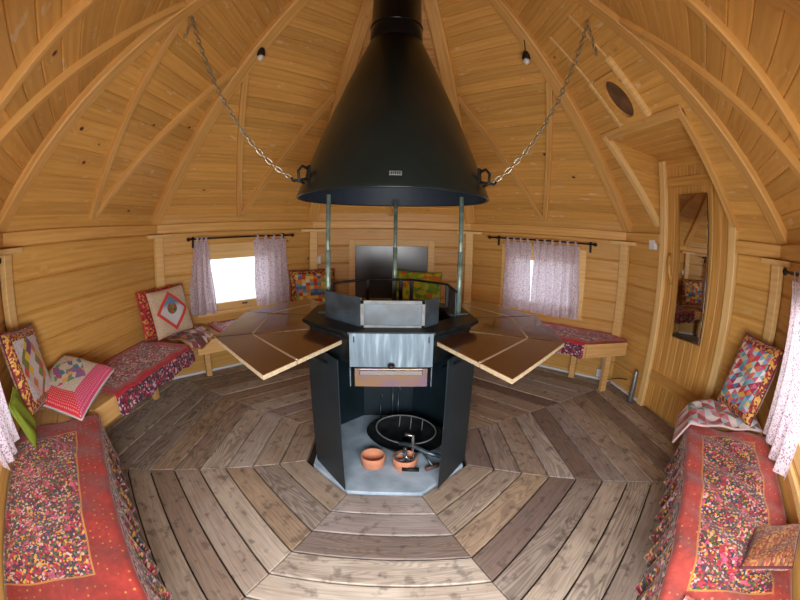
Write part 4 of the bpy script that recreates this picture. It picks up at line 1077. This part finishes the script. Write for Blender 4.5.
tube('clamp_leg', [C1(-.06, -.02, .06), C1(-.05, -.09, .03)], .009, M_STEEL, cl)
tube('clamp_leg', [C1(.04, .01, .09), C1(.10, -.075, .03)], .008, M_STEEL, cl)
# fire irons leaning in the back of the base
for i, (x, h) in enumerate(((-.06, .16), (.03, .30), (.07, .22))):
    p = GC + V((x, .36, .016))
    o = empty('fire_iron', p); tag(o, ('shortest thin fire iron leaning at the back of the grill base', 'longest thin fire iron leaning at the back of the grill base', 'middle-length thin fire iron beside the longest fire iron')[i], 'fire iron', 'fire irons')
    tube('rod', [p, p + V((.005, .05, h))], .004, M_STEEL, o, 6)
    tube('tip', [p + V((.005, .05, h)), p + V((.018, .05, h + .02)), p + V((.012, .05, h + .04))], .004, M_STEEL, o, 6)

# ------------------------------------------------------------------ small fittings
for ang, s0, s1, lb in ((135, -.92, .92, 'white cable duct along the floor below the raspberry quilt'), (-135, -.92, .92, 'white cable duct along the floor below the lilac quilt'),
                        (90, -.92, -.41, 'short white cable duct on the floor left of the door')):
    e, t = facet(ang)
    o = board('cable_duct', frame(e * (A - .022), t, UP), rect(s0 + .012, s1 - .012, .004, .03), .02, .003, M_WHITE); tag(o, lb, 'cable duct', 'white cable ducts')
e, t = facet(135)
sk = empty('socket_outlet', e * (A - .03) + t * .80 + UP * .08); tag(sk, 'white power socket under the square bench end', 'socket')
box('socket_body', e * (A - .025) + t * .80 + UP * .085, t, UP, .085, .085, .04, M_WHITE, sk, .006)
tube('conduit', [e * (A - .015) + t * .80 + UP * .13, e * (A - .015) + t * .80 + UP * .47], .009, M_WHITE, sk)
tube('cable', [e * (A - .05) + t * .84 + UP * .09, e * (A - .10) + t * .88 + UP * .05, V((2.16, .70, .14)), V((2.20, .60, .16))], .005, M_RUBBER, sk, 6)
o = wall_boards('switch_box', None, 90, -.555, -.46, 1.39, 1.475, .03, M_WHITE, A - .032, .006); tag(o, 'white switch box on the logs beside the door', 'switch')
o = wall_boards('junction_box', None, 180, -.885, -.825, 1.03, 1.12, .03, M_WHITE, A - .032, .006); tag(o, 'white junction box beside the post left of the back panel', 'junction box')
o = lathe('metal_strip', [(0, 0), (.028, 0), (.03, .02), (.022, .30), (.018, .31), (0, .31)], 16, M_SILVER, V((2.165, .44, .002))); tag(o, 'silver metal strip standing at the foot of the door jamb', 'strip')
